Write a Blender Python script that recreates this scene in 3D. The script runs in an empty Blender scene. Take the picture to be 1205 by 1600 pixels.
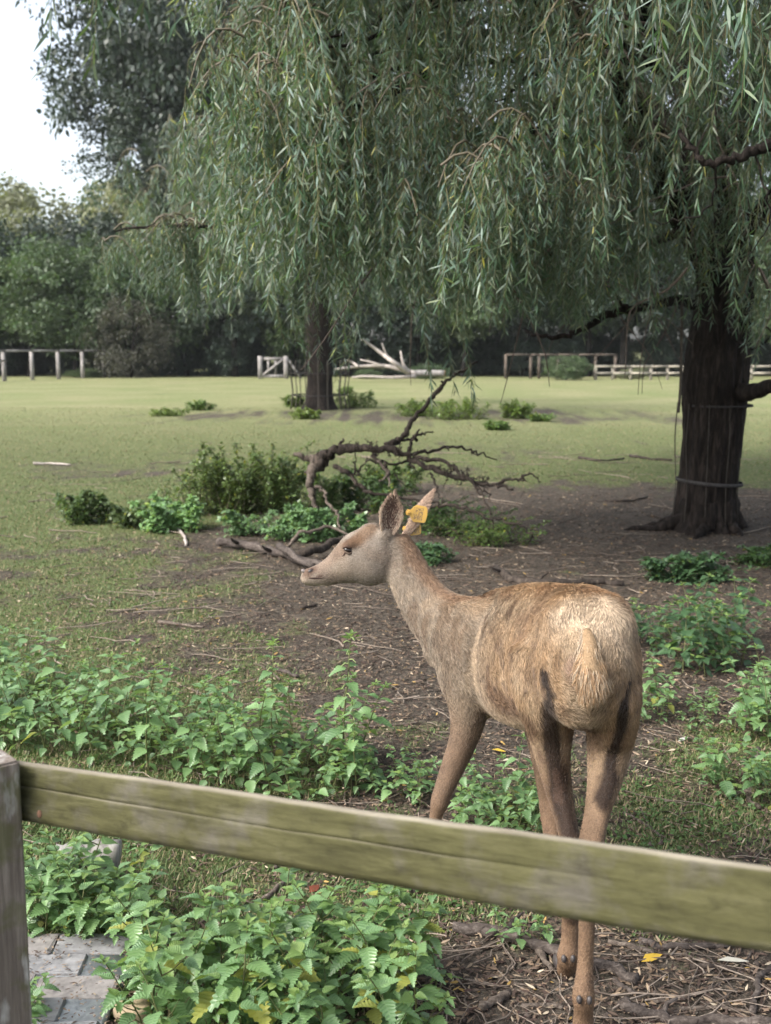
import bpy, bmesh, math, random
import numpy as np
from mathutils import Vector, Matrix, Quaternion

scene = bpy.context.scene
C = scene.collection
rad = math.radians
rng = np.random.default_rng(11)
random.seed(11)

# ---------------------------------------------------------------- camera, world, sun, exposure
CAM_H, F_PX, PITCH = 1.65, 1750.0, rad(8.29)
cam_data = bpy.data.cameras.new('camera')
cam = bpy.data.objects.new('camera', cam_data)
C.objects.link(cam)
cam.location = (0, 0, CAM_H)
cam.rotation_euler = (rad(90) - PITCH, 0, 0)
cam_data.sensor_fit = 'VERTICAL'
cam_data.sensor_height = 36
cam_data.sensor_width = 27
cam_data.lens = 36 * F_PX / 1600
cam_data.clip_start = 0.05
cam_data.clip_end = 2000
cam_data.dof.use_dof = True
cam_data.dof.focus_distance = 3.3
cam_data.dof.aperture_fstop = 5.0
scene.camera = cam

SUN_EL, SUN_AZ = rad(43), rad(243)          # azimuth from +Y clockwise: behind and left of the camera
world = bpy.data.worlds.new('World')
scene.world = world
world.use_nodes = True
wn, wl = world.node_tree.nodes, world.node_tree.links
wn.clear()
sky = wn.new('ShaderNodeTexSky')
sky.sky_type = 'NISHITA'
sky.sun_disc = False
sky.sun_elevation = SUN_EL
sky.sun_rotation = SUN_AZ
sky.air_density = 1.0
sky.dust_density = 4.0
sky.ozone_density = 1.0
hsv = wn.new('ShaderNodeHueSaturation')
hsv.inputs['Saturation'].default_value = 0.50      # a bright overcast: the blue is washed out evenly
bg = wn.new('ShaderNodeBackground')
bg.inputs['Strength'].default_value = 0.12
wo = wn.new('ShaderNodeOutputWorld')
wl.new(sky.outputs[0], hsv.inputs['Color'])
wl.new(hsv.outputs[0], bg.inputs[0])
wl.new(bg.outputs[0], wo.inputs[0])

sun_data = bpy.data.lights.new('sun', 'SUN')
sun_data.energy = 1.5
sun_data.angle = rad(22)
sun_data.color = (1.0, 0.95, 0.88)
sun = bpy.data.objects.new('sun', sun_data)
C.objects.link(sun)
sd = Vector((math.sin(SUN_AZ) * math.cos(SUN_EL), math.cos(SUN_AZ) * math.cos(SUN_EL), math.sin(SUN_EL)))
sun.rotation_euler = sd.to_track_quat('Z', 'Y').to_euler()
sun.location = sd * 60

scene.view_settings.view_transform = 'Standard'
scene.view_settings.look = 'None'
scene.view_settings.gamma = 1
scene.view_settings.use_curve_mapping = False
scene.view_settings.exposure = 1.85
scene.cycles.use_denoising = True
scene.cycles.max_bounces = 6
scene.cycles.diffuse_bounces = 4
scene.cycles.transmission_bounces = 4
scene.cycles.transparent_max_bounces = 4

# ---------------------------------------------------------------- photo pixel -> place
cp, sp_ = math.cos(PITCH), math.sin(PITCH)
def ray(px, py):
    dx, dy = (px - 602.5) / F_PX, -(py - 800) / F_PX
    return Vector((dx, cp + dy * sp_, -sp_ + dy * cp))
def P(px, py, Y):                       # the point of that sight line at distance Y along the ground
    d = ray(px, py)
    return Vector((0, 0, CAM_H)) + d * (Y / d.y)
def PD(px, py, depth):
    return Vector((0, 0, CAM_H)) + ray(px, py) * depth
def G(px, py, z=0.0):                   # the ground point of that sight line
    d = ray(px, py)
    return Vector((0, 0, CAM_H)) + d * ((CAM_H - z) / -d.z)
def pscale(p):                          # photo pixels per metre at a place
    return F_PX / (p[1] * cp + (CAM_H - p[2]) * sp_)

# ---------------------------------------------------------------- numpy noise
def _h(ix, iy, iz, seed):
    n = (ix.astype(np.int64) * 374761393 + iy.astype(np.int64) * 668265263 + iz.astype(np.int64) * 2147483647 + seed * 974711) & 0xffffffff
    n = ((n ^ (n >> 13)) * 1274126177) & 0xffffffff
    n = ((n ^ (n >> 16)) * 2246822519) & 0xffffffff
    return ((n ^ (n >> 15)) & 0xffff) / 65535.0
def noise3(x, y, z, seed=0):
    x, y, z = np.broadcast_arrays(np.asarray(x, float), np.asarray(y, float), np.asarray(z, float))
    ix, iy, iz = np.floor(x), np.floor(y), np.floor(z)
    fx, fy, fz = x - ix, y - iy, z - iz
    fx, fy, fz = [f * f * (3 - 2 * f) for f in (fx, fy, fz)]
    r = 0
    for a in (0, 1):
        for b in (0, 1):
            for c in (0, 1):
                r = r + _h(ix + a, iy + b, iz + c, seed) * (fx if a else 1 - fx) * (fy if b else 1 - fy) * (fz if c else 1 - fz)
    return r
def fbm(x, y, z=0.0, seed=0, octv=3):
    r, a, s = 0, 0.5, 0
    for k in range(octv):
        r = r + a * noise3(np.asarray(x) * 2 ** k, np.asarray(y) * 2 ** k, np.asarray(z) * 2 ** k, seed + k * 7)
        s += a
        a *= 0.5
    return r / s
def smooth(a, b, x):
    t = np.clip((np.asarray(x, float) - a) / (b - a), 0, 1)
    return t * t * (3 - 2 * t)

# ---------------------------------------------------------------- mesh building
class Geo:
    def __init__(self):
        self.V, self.T, self.Q, self.col, self.uv, self.n = [], [], [], [], [], 0
    def add(self, V, T=None, Q=None, col=None, uv=None):
        V = np.asarray(V, float).reshape(-1, 3)
        if T is not None and len(T): self.T.append(np.asarray(T, int).reshape(-1, 3) + self.n)
        if Q is not None and len(Q): self.Q.append(np.asarray(Q, int).reshape(-1, 4) + self.n)
        c = np.ones((len(V), 3)) if col is None else np.broadcast_to(np.asarray(col, float), (len(V), 3))
        self.V.append(V); self.col.append(c)
        self.uv.append(np.zeros((len(V), 2)) if uv is None else np.asarray(uv, float))
        self.n += len(V)
        return self
    def tube(self, pts, r, sides=6, col=None, caps=True):
        pts = np.asarray([tuple(p) for p in pts], float)
        r = np.broadcast_to(np.asarray(r, float), (len(pts),))
        V, Q, T = tube_np(pts, r, sides, caps)
        return self.add(V, T, Q, col)
    def box(self, lo, hi, M=None, col=None):
        (x0, y0, z0), (x1, y1, z1) = lo, hi
        V = np.array([(x0,y0,z0),(x1,y0,z0),(x1,y1,z0),(x0,y1,z0),(x0,y0,z1),(x1,y0,z1),(x1,y1,z1),(x0,y1,z1)], float)
        if M is not None: V = np.array([tuple(M @ Vector(v)) for v in V])
        return self.add(V, None, [(0,3,2,1),(4,5,6,7),(0,1,5,4),(1,2,6,5),(2,3,7,6),(3,0,4,7)], col)
    def mesh(self, name, mats, smooth_shade=False):
        me = bpy.data.meshes.new(name)
        V = np.concatenate(self.V)
        T = np.concatenate(self.T) if self.T else np.zeros((0, 3), int)
        Q = np.concatenate(self.Q) if self.Q else np.zeros((0, 4), int)
        me.vertices.add(len(V))
        me.vertices.foreach_set('co', V.ravel().astype(np.float32))
        loops = np.concatenate([T.ravel(), Q.ravel()]).astype(np.int32)
        me.loops.add(len(loops))
        me.loops.foreach_set('vertex_index', loops)
        starts = np.concatenate([np.arange(len(T)) * 3, len(T) * 3 + np.arange(len(Q)) * 4]).astype(np.int32)
        me.polygons.add(len(starts))
        me.polygons.foreach_set('loop_start', starts)
        if smooth_shade:
            me.polygons.foreach_set('use_smooth', np.ones(len(starts), bool))
        me.update(calc_edges=True)
        c = np.concatenate([np.concatenate(self.col), np.ones((len(V), 1))], 1).astype(np.float32)
        a = me.attributes.new('Col', 'FLOAT_COLOR', 'POINT')
        a.data.foreach_set('color', c.ravel())
        u = np.concatenate(self.uv)
        if u.any():
            a = me.attributes.new('leafuv', 'FLOAT2', 'POINT')
            a.data.foreach_set('vector', u.astype(np.float32).ravel())
        for m in (mats if isinstance(mats, (list, tuple)) else [mats]):
            me.materials.append(m)
        me.validate()
        return me
    def obj(self, name, mats, parent=None, smooth_shade=False, kind=None):
        return link(name, self.mesh(name, mats, smooth_shade), parent, kind)

def link(name, data, parent=None, kind=None):
    o = bpy.data.objects.new(name, data)
    C.objects.link(o)
    if parent: o.parent = parent
    if kind: o['kind'] = kind
    return o
def tag(o, label=None, cat=None, group=None, kind=None):
    if label: o['label'] = label
    if cat: o['category'] = cat
    if group: o['group'] = group
    if kind: o['kind'] = kind
    return o
def thing(name, label, cat, loc=(0, 0, 0), rz=0.0, group=None):
    o = link(name, None)
    o.empty_display_size = 0.1
    o.location = loc
    o.rotation_euler = (0, 0, rz)
    return tag(o, label, cat, group)
KIDS = {}
def copy_tree(root, loc, rz=0.0, scale=1.0, label=None, group=None, kids=None):
    r = root.copy(); C.objects.link(r)
    r.location = loc
    e = root.rotation_euler
    r.rotation_euler = (e[0], e[1], rz)
    r.scale = (scale,) * 3
    if label: r['label'] = label
    if group: r['group'] = group
    if root.name not in KIDS: KIDS[root.name] = list(root.children)
    for ch in KIDS[root.name]:
        c = ch.copy(); C.objects.link(c); c.parent = r
    return r

def tube_np(pts, r, sides, caps=True):
    k = len(pts)
    T = np.gradient(pts, axis=0)
    T /= np.linalg.norm(T, axis=1)[:, None] + 1e-12
    N = np.zeros_like(pts)
    ref = np.array([0, 0, 1.0]) if abs(T[0][2]) < 0.9 else np.array([1.0, 0, 0])
    n = np.cross(T[0], ref); n /= np.linalg.norm(n)
    for i in range(k):
        n = n - T[i] * (n @ T[i]); n /= np.linalg.norm(n) + 1e-12
        N[i] = n
    B = np.cross(T, N)
    a = np.arange(sides) * 2 * math.pi / sides
    V = pts[:, None] + r[:, None, None] * (N[:, None] * np.cos(a)[None, :, None] + B[:, None] * np.sin(a)[None, :, None])
    V = V.reshape(-1, 3)
    i = np.arange(k - 1)[:, None] * sides; j = np.arange(sides)[None]; j2 = (j + 1) % sides
    Q = np.stack([i + j, i + j2, i + sides + j2, i + sides + j], -1).reshape(-1, 4)
    Tt = []
    if caps:
        V = np.concatenate([V, pts[[0, -1]]])
        c0, c1 = k * sides, k * sides + 1
        Tt = [(c0, (q + 1) % sides, q) for q in range(sides)] + [(c1, (k-1)*sides + q, (k-1)*sides + (q + 1) % sides) for q in range(sides)]
    return V, Q, Tt
def spline(pts, sub=4):
    """Catmull-Rom through rows of numbers."""
    p = np.asarray([tuple(q) for q in pts], float)
    p = np.concatenate([[2 * p[0] - p[1]], p, [2 * p[-1] - p[-2]]])
    out = []
    for i in range(1, len(p) - 2):
        for s in range(sub):
            t = s / sub
            a, b, c, d = p[i-1], p[i], p[i+1], p[i+2]
            out.append(0.5 * (2*b + (c-a)*t + (2*a-5*b+4*c-d)*t*t + (3*b-a-3*c+d)*t**3))
    out.append(p[-2])
    return np.array(out)
def unit(a):
    return a / (np.linalg.norm(a, axis=-1, keepdims=True) + 1e-12)
def leaves_np(base, d, ln, wd, nrm=None, droop=0.15, r=None):
    """Many narrow folded leaves of 6 points: base, two pairs, tip."""
    r = r or rng
    n = len(base)
    d = unit(d)
    if nrm is None: nrm = r.normal(size=(n, 3))
    side = unit(np.cross(d, nrm)); up = np.cross(side, d)
    ln = np.broadcast_to(ln, (n,))[:, None]; wd = np.broadcast_to(wd, (n,))[:, None]
    dz = np.array([0, 0, -1.0]) * ln * droop
    V = np.stack([base,
        base + d*ln*.33 - side*wd*.5 + up*wd*.12, base + d*ln*.33 + side*wd*.5 + up*wd*.12,
        base + d*ln*.70 - side*wd*.36 + dz*.4, base + d*ln*.70 + side*wd*.36 + dz*.4,
        base + d*ln + dz], 1)
    o = np.arange(n)[:, None] * 6
    T = np.concatenate([o + [0, 2, 1], o + [3, 4, 5]])
    Q = o + [1, 2, 4, 3]
    return V.reshape(-1, 3), T, Q
def per_leaf(c, k=6):
    return np.repeat(np.asarray(c), k, 0)

# ---------------------------------------------------------------- materials
def new_mat(name):
    m = bpy.data.materials.new(name)
    m.use_nodes = True
    nt = m.node_tree
    for n in list(nt.nodes): nt.nodes.remove(n)
    out = nt.nodes.new('ShaderNodeOutputMaterial')
    b = nt.nodes.new('ShaderNodeBsdfPrincipled')
    nt.links.new(b.outputs[0], out.inputs[0])
    return m, nt, b, out
class NT:
    def __init__(self, nt): self.nt = nt
    def n(self, t, **kw):
        x = self.nt.nodes.new('ShaderNode' + t)
        for k, v in kw.items():
            if k in x.inputs.keys(): x.inputs[k].default_value = v
            else: setattr(x, k, v)
        return x
    def l(self, a, b): self.nt.links.new(a, b)
    def noise(self, vec, scale, detail=4, rough=.55, dist=0):
        x = self.n('TexNoise'); x.inputs['Scale'].default_value = scale; x.inputs['Detail'].default_value = detail
        x.inputs['Roughness'].default_value = rough; x.inputs['Distortion'].default_value = dist
        if vec is not None: self.l(vec, x.inputs['Vector'])
        return x.outputs['Fac']
    def ramp(self, fac, stops):
        x = self.n('ValToRGB')
        e = x.color_ramp.elements
        while len(e) < len(stops): e.new(0.5)
        for i, (p, c) in enumerate(stops):
            e[i].position = p
            e[i].color = (c, c, c, 1) if isinstance(c, (int, float)) else (*c, 1)
        self.l(fac, x.inputs[0])
        return x.outputs[0]
    def mix(self, fac, a, b, mode='MIX'):
        x = self.n('Mix', data_type='RGBA', blend_type=mode)
        for s, v in ((x.inputs[0], fac), (x.inputs[6], a), (x.inputs[7], b)):
            if hasattr(v, 'links'): self.l(v, s)
            else: s.default_value = v if isinstance(v, (int, float)) else (*v, 1)
        return x.outputs[2]
    def math(self, op, a, b=0.0):
        x = self.n('Math', operation=op)
        for s, v in ((x.inputs[0], a), (x.inputs[1], b)):
            if hasattr(v, 'links'): self.l(v, s)
            else: s.default_value = v
        return x.outputs[0]
    def mapping(self, vec, scale=(1, 1, 1), rot=(0, 0, 0)):
        x = self.n('Mapping'); x.inputs['Scale'].default_value = scale; x.inputs['Rotation'].default_value = rot
        self.l(vec, x.inputs[0]); return x.outputs[0]
    def bump(self, h, dist, strength=1.0, bsdf=None):
        x = self.n('Bump'); x.inputs['Distance'].default_value = dist; x.inputs['Strength'].default_value = strength
        self.l(h, x.inputs['Height'])
        if bsdf: self.l(x.outputs[0], bsdf.inputs['Normal'])
        return x.outputs[0]

def leaf_mat(name, front, back, rough=0.42, trans=0.28, spec=0.4, vein=None, obj_random=0.25, trans_col=None):
    m, nt, b, out = new_mat(name); N = NT(nt)
    at = N.n('Attribute', attribute_name='Col')
    geo = N.n('NewGeometry')
    oi = N.n('ObjectInfo')
    base = N.mix(geo.outputs['Backfacing'], front, back)
    base = N.mix(1.0, base, at.outputs['Color'], 'MULTIPLY')
    v = N.math('ADD', N.math('MULTIPLY', oi.outputs['Random'], obj_random * 2), 1 - obj_random)
    h = N.n('HueSaturation'); N.l(base, h.inputs['Color']); N.l(v, h.inputs['Value'])
    hue = N.math('ADD', N.math('MULTIPLY', oi.outputs['Random'], -0.03), 0.515)
    N.l(hue, h.inputs['Hue'])
    col = h.outputs[0]
    if vein:
        uv = N.n('Attribute', attribute_name='leafuv')
        sx = N.n('SeparateXYZ'); N.l(uv.outputs['Vector'], sx.inputs[0])
        ab = N.math('ABSOLUTE', sx.outputs[1])
        ph = N.math('MULTIPLY', N.math('SUBTRACT', sx.outputs[0], N.math('MULTIPLY', ab, 0.55)), 25.0)
        w = N.math('POWER', N.math('ABSOLUTE', N.math('SINE', ph)), 3.0)          # 0 in the veins
        mid = N.math('GREATER_THAN', ab, 0.025)
        w = N.math('MULTIPLY', w, mid)
        col = N.mix(w, N.mix(0.32, col, vein, 'MIX'), col)
        N.bump(w, 0.0016, 0.5, b)
    N.l(col, b.inputs['Base Color'])
    b.inputs['Roughness'].default_value = rough
    b.inputs['Specular IOR Level'].default_value = spec
    tr = N.n('BsdfTranslucent')
    tc = N.mix(1.0, col, trans_col or (1.5, 1.6, 0.7), 'MULTIPLY')
    N.l(tc, tr.inputs['Color'])
    mx = N.n('MixShader'); mx.inputs[0].default_value = trans
    N.l(b.outputs[0], mx.inputs[1]); N.l(tr.outputs[0], mx.inputs[2]); N.l(mx.outputs[0], out.inputs[0])
    return m
def col_mat(name, rough=0.8, spec=0.2, tint=(1, 1, 1), nscale=None, trans=0.0, bump=None):
    m, nt, b, out = new_mat(name); N = NT(nt)
    at = N.n('Attribute', attribute_name='Col')
    col = N.mix(1.0, at.outputs['Color'], tint, 'MULTIPLY')
    tc = N.n('TexCoord')
    if nscale:
        f = N.noise(tc.outputs['Object'], nscale, 4)
        col = N.mix(1.0, col, N.ramp(f, [(.25, .55), (.75, 1.35)]), 'MULTIPLY')
        if bump: N.bump(f, bump, 1.0, b)
    N.l(col, b.inputs['Base Color'])
    b.inputs['Roughness'].default_value = rough
    b.inputs['Specular IOR Level'].default_value = spec
    if trans:
        tr = N.n('BsdfTranslucent'); N.l(col, tr.inputs['Color'])
        mx = N.n('MixShader'); mx.inputs[0].default_value = trans
        N.l(b.outputs[0], mx.inputs[1]); N.l(tr.outputs[0], mx.inputs[2]); N.l(mx.outputs[0], out.inputs[0])
    return m
def bark_mat(name, c0, c1, c2, scale=1.0, bump=0.012, moss=None, stretch=(22, 22, 3.5)):
    m, nt, b, out = new_mat(name); N = NT(nt)
    tc = N.n('TexCoord')
    v = N.mapping(tc.outputs['Object'], tuple(q * scale for q in stretch))
    f = N.noise(v, 1.0, 6, .65, .6)
    f2 = N.noise(tc.outputs['Object'], 3.0 * scale, 3)
    col = N.ramp(f, [(.30, c0), (.52, c1), (.72, c2)])
    if moss: col = N.mix(N.ramp(f2, [(.5, 0.0), (.68, 0.75)]), col, moss)
    else: col = N.mix(1.0, col, N.ramp(f2, [(.3, .65), (.7, 1.2)]), 'MULTIPLY')
    N.l(col, b.inputs['Base Color'])
    b.inputs['Roughness'].default_value = .9
    b.inputs['Specular IOR Level'].default_value = .15
    N.bump(f, bump, 1.0, b)
    return m

M = {}
M['willow_leaf'] = leaf_mat('willow_leaf', (.055, .098, .058), (.120, .165, .132), rough=.48, trans=.28, spec=.38, obj_random=.30, trans_col=(1.8, 1.8, .75))
M['nettle_leaf'] = leaf_mat('nettle_leaf', (.104, .200, .074), (.145, .225, .11), rough=.36, trans=.28, spec=.6, vein=(.20, .28, .15), obj_random=.34)
M['nettle_dark'] = leaf_mat('nettle_shaded_leaf', (.038, .085, .038), (.07, .12, .06), rough=.42, trans=.25, spec=.4, vein=(.08, .14, .06), obj_random=.2)  # nettle leaf again, the shade of the darker clumps put into its colour
M['bush_leaf'] = leaf_mat('bush_leaf', (.075, .115, .045), (.10, .14, .07), rough=.42, trans=.30, obj_random=.12)
M['tree_leaf'] = leaf_mat('tree_leaf', (.060, .098, .042), (.08, .11, .06), rough=.5, trans=.25, obj_random=.12)
M['dark_leaf'] = leaf_mat('dark_tree_leaf', (.032, .050, .038), (.042, .06, .045), rough=.5, trans=.2, obj_random=.1)
M['pale_haze_leaf'] = leaf_mat('pale_haze_tree_leaf', (.15, .165, .10), (.16, .17, .11), rough=.6, trans=.25, obj_random=.15)  # distance haze on the skyline trees put into a pale leaf colour
M['brown_leaf'] = leaf_mat('brown_scrub_leaf', (.060, .062, .045), (.07, .07, .055), rough=.6, trans=.2, obj_random=.1)
M['yellow_leaf'] = leaf_mat('yellow_leaf', (.55, .33, .05), (.5, .32, .08), rough=.5, trans=.2, obj_random=.05)
M['grass'] = col_mat('grass_blade', .55, .3, trans=.25)
M['litter'] = col_mat('leaf_litter', .8, .15, trans=.08)
M['stem'] = col_mat('plant_stem', .6, .3)
M['twig'] = col_mat('twig_wood', .85, .15, nscale=40, bump=.002)
M['willow_bark'] = bark_mat('willow_bark', (.004, .0035, .003), (.018, .014, .012), (.050, .040, .034), 1.2, .03)
M['dark_bark'] = bark_mat('dark_bark', (.008, .007, .007), (.020, .018, .016), (.035, .032, .03), .6)
M['stick_bark'] = bark_mat('stick_bark', (.035, .028, .023), (.105, .085, .070), (.21, .178, .15), 1.0, .004, None, (55, 75, 75))
M['pale_wood'] = bark_mat('pale_dead_wood', (.20, .17, .15), (.36, .32, .29), (.50, .46, .43), 1.5, .004)
M['black_branch'] = bark_mat('dead_branch_bark', (.016, .013, .012), (.045, .036, .030), (.10, .08, .065), 1.8, .005)
M['log_bark'] = bark_mat('log_bark', (.022, .017, .015), (.080, .066, .058), (.165, .142, .125), 1.0, .006, None, (40, 70, 70))
# ---------------------------------------------------------------- ground
def gh(x, y):                            # height of the ground sheet
    x = np.asarray(x, float); y = np.asarray(y, float)
    near = 1 - smooth(14, 30, y)
    return (fbm(x * .9, y * .9, 0, 3, 3) - .5) * .05 * near + (fbm(x * 5, y * 5, 0, 9, 3) - .5) * .022 * near
def gz(x, y): return float(gh(np.array([x]), np.array([y]))[0])
def ell(x, y, cx, cy, rx, ry, w=.5):     # 1 inside an ellipse, soft rim
    d = np.sqrt(((x - cx) / rx) ** 2 + ((y - cy) / ry) ** 2)
    return 1 - smooth(1 - w, 1 + w, d)
def grass_amount(x, y):
    """0 bare soil .. 1 turf"""
    x = np.asarray(x, float); y = np.asarray(y, float)
    g = .61 + .0 * x
    g = g + .30 * smooth(8.8, 15.5, y + .35 * np.minimum(x, 2) * -1 * .0 + np.where(x < -1, (-x - 1) * .6, 0))
    g = g - .66 * ell(x, y, 2.3, 9.4, 3.4, 4.0, .5)
    g = g - .22 * ell(x, y, 1.2, 15.5, 7.5, 5.0, .5)
    g = g - .34 * ell(x, y, -1.0, 29.0, 7.5, 4.0, .75)
    g = g - .24 * ell(x, y, 3.5, 27.5, 6.0, 3.5, .8)
    g = g - .12 * ell(x, y, 1.3, 2.6, 1.2, .6, .5) - .22 * ell(x, y, .2, 5.0, .9, 1.2, .6) - .15 * ell(x, y, 1.1, 2.75, 1.0, .35, .5)
    g = g + .22 * ell(x, y, 1.5, 3.7, 1.2, 1.2, .6) + .10 * ell(x, y, -.7, 3.4, .8, .5, .6)
    n = fbm(x * .9, y * .6, 0, 21, 4) * .5 + fbm(x * 4.2, y * 3.2, 0, 33, 3) * .5
    return np.clip(g + (n - .5) * 1.35, 0, 1)

def axis(lo, hi, step, far_lo, far_hi, grow=1.16):
    a = list(np.arange(lo, hi + 1e-6, step))
    s = step
    while a[-1] < far_hi: s *= grow; a.append(a[-1] + s)
    s = step; b = [a[0]]
    while b[-1] > far_lo: s *= grow; b.append(b[-1] - s)
    return np.array(b[:0:-1] + a)
gx = axis(-3.2, 4.6, .045, -420, 420); gy = axis(1.6, 11.5, .05, -60, 700, 1.10)
X, Y = np.meshgrid(gx, gy)
X, Y = X.ravel(), Y.ravel()
gV = np.stack([X, Y, gh(X, Y)], 1)
nx, ny = len(gx), len(gy)
i = (np.arange(ny - 1)[:, None] * nx + np.arange(nx - 1)[None]).ravel()
gQ = np.stack([i, i + 1, i + nx + 1, i + nx], 1)
gm = grass_amount(X, Y)
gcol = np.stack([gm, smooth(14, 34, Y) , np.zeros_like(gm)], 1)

m, nt, b, out = new_mat('paddock_ground'); N = NT(nt)
at = N.n('Attribute', attribute_name='Col'); sx = N.n('SeparateColor'); N.l(at.outputs['Color'], sx.inputs[0])
tc = N.n('TexCoord'); ob = tc.outputs['Object']
n1 = N.noise(ob, 34, 6, .7); n2 = N.noise(ob, 4.5, 5, .6); n3 = N.noise(ob, 120, 3, .6); n4 = N.noise(ob, .35, 3, .5)
soil = N.ramp(n1, [(.28, (.022, .018, .015)), (.5, (.062, .053, .043)), (.74, (.145, .122, .098))])
soil = N.mix(N.ramp(n3, [(.56, 0.0), (.70, .75)]), soil, (.22, .175, .135))
soil = N.mix(1.0, soil, N.ramp(n2, [(.3, .75), (.7, 1.2)]), 'MULTIPLY')
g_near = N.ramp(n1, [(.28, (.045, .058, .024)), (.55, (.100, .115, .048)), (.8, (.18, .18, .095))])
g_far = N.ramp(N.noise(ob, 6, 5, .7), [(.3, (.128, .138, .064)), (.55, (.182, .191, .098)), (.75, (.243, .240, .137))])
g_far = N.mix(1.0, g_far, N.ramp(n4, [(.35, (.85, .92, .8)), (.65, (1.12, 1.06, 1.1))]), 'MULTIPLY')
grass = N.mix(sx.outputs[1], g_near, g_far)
fac = N.math('ADD', sx.outputs[0], N.math('MULTIPLY', N.math('SUBTRACT', n2, .5), .7))
fac = N.ramp(N.math('ADD', fac, N.math('MULTIPLY', N.math('SUBTRACT', n1, .5), .6)), [(.38, 0.0), (.62, 1.0)])
N.l(N.mix(fac, soil, grass), b.inputs['Base Color'])
b.inputs['Roughness'].default_value = .95; b.inputs['Specular IOR Level'].default_value = .1
N.bump(N.math('ADD', n1, N.math('MULTIPLY', n3, .4)), .02, 1.0, b)
M['ground'] = m
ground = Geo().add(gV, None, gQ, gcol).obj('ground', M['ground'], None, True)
tag(ground, kind='structure')

# ---------------------------------------------------------------- grass blades, leaf litter and small twigs (nobody could count them)
def sample_ground(n, ymin, ymax, power=2.0, spread=.50, extra=.5):
    """points inside the view wedge, denser near the camera"""
    u = rng.random(n)
    y = (ymin ** (1 - power) + u * (ymax ** (1 - power) - ymin ** (1 - power))) ** (1 / (1 - power))
    x = (rng.random(n) * 2 - 1) * (y * spread + extra)
    return x, y
g = Geo()
x, y = sample_ground(600000, 2.2, 32, 1.45)
k = rng.random(len(x)) < np.clip((grass_amount(x, y) - .36) * 2.4, .0, 1)
x, y = x[k], y[k]
n = len(x)
base = np.stack([x, y, gh(x, y) - .002], 1)
ln = (.011 + .026 * rng.random(n) ** 1.6) * (1 + y * .010)
az = rng.random(n) * 6.283
d = np.stack([np.cos(az) * .8, np.sin(az) * .8, .45 + rng.random(n) * .9], 1)
d = unit(d)
side = unit(np.cross(d, np.array([0, 0, 1.0]))) * (.0014 + .0024 * rng.random(n) + y * .00020)[:, None]
V = np.stack([base - side, base + side, base + d * ln[:, None]], 1).reshape(-1, 3)
o = np.arange(n)[:, None] * 3
t = rng.random(n)[:, None]
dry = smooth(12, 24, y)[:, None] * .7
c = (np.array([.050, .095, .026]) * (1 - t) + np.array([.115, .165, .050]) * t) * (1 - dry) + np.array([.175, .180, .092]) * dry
c = np.where(rng.random(n)[:, None] < .27, np.array([.24, .20, .11]), c)
g.add(V, o + [0, 1, 2], None, np.repeat(c, 3, 0))
# small round weed leaves among the blades
x, y = sample_ground(60000, 2.2, 9, 1.5)
k = rng.random(len(x)) < np.clip((grass_amount(x, y) - .42) * 1.6, 0, .9) * (fbm(x * 2.2, y * 2.2, 0, 77, 2) > .5)
x, y = x[k], y[k]; n = len(x)
base = np.stack([x, y, gh(x, y) + .004 + .015 * rng.random(n)], 1)
az = rng.random(n) * 6.283
d = np.stack([np.cos(az), np.sin(az), .1 + .5 * rng.random(n)], 1)
V, T, Q = leaves_np(base, d, .010 + .014 * rng.random(n), .008 + .009 * rng.random(n), np.tile([0, 0, 1.0], (n, 1)), .1)
t = rng.random(n)[:, None]
g.add(V, T, Q, per_leaf(np.array([.045, .10, .03]) * (1 - t) + np.array([.10, .17, .055]) * t))
tag(g.obj('grass', M['grass'], None, False), 'short trampled grass and low weeds over the bare paddock soil', 'grass', None, 'stuff')

g = Geo()
x, y = sample_ground(280000, 2.2, 24, 1.45)
pr = .34 + .66 * ell(x, y, 2.0, 8.8, 3.6, 4.5, .5) - .26 * (grass_amount(x, y) > .62)
k = rng.random(len(x)) < pr
x, y = x[k], y[k]; n = len(x)
base = np.stack([x, y, gh(x, y) + .003 + .008 * rng.random(n)], 1)
az = rng.random(n) * 6.283
d = np.stack([np.cos(az), np.sin(az), rng.normal(0, .22, n)], 1)
nr = np.stack([rng.normal(0, .45, n), rng.normal(0, .45, n), np.ones(n)], 1)
sc_ = (.35 + .65 * rng.random(n) ** 2) * (1 + .075 * np.clip(y - 3, 0, 9))
V, T, Q = leaves_np(base, d, .036 * sc_, .006 * sc_ + .0025, nr, -.05)
pal = np.array([(.06, .042, .034), (.10, .072, .055), (.16, .115, .08), (.24, .185, .13), (.36, .30, .22), (.055, .035, .03), (.30, .20, .07)])
pl = rng.random(n) < .45 * ell(x, y, 1.8, 8.4, 3.4, 4.0, .5)          # part of the leaves under the willow in a darker tone
c = pal[rng.choice(7, n, p=[.27, .25, .23, .13, .035, .07, .015])] * (.7 + .6 * rng.random((n, 1)))
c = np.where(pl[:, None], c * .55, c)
g.add(V, T, Q, per_leaf(c))
xx = rng.uniform(-1.0, -.62, 420); yy = rng.uniform(2.42, 2.9, 420)          # crumbs on the brick paving
az = rng.random(420) * 6.283
V, T, Q = leaves_np(np.stack([xx, yy, np.full(420, .049)], 1), np.stack([np.cos(az), np.sin(az), 0 * az], 1), rng.uniform(.004, .018, 420), rng.uniform(.003, .006, 420), np.tile([0, 0, 1.0], (420, 1)), 0)
g.add(V, T, Q, per_leaf(pal[rng.choice(4, 420)]))
tag(g.obj('leaf_litter', M['litter'], None, False), 'fallen brown and tan willow leaves scattered over the soil', 'leaf litter', None, 'stuff')

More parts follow.
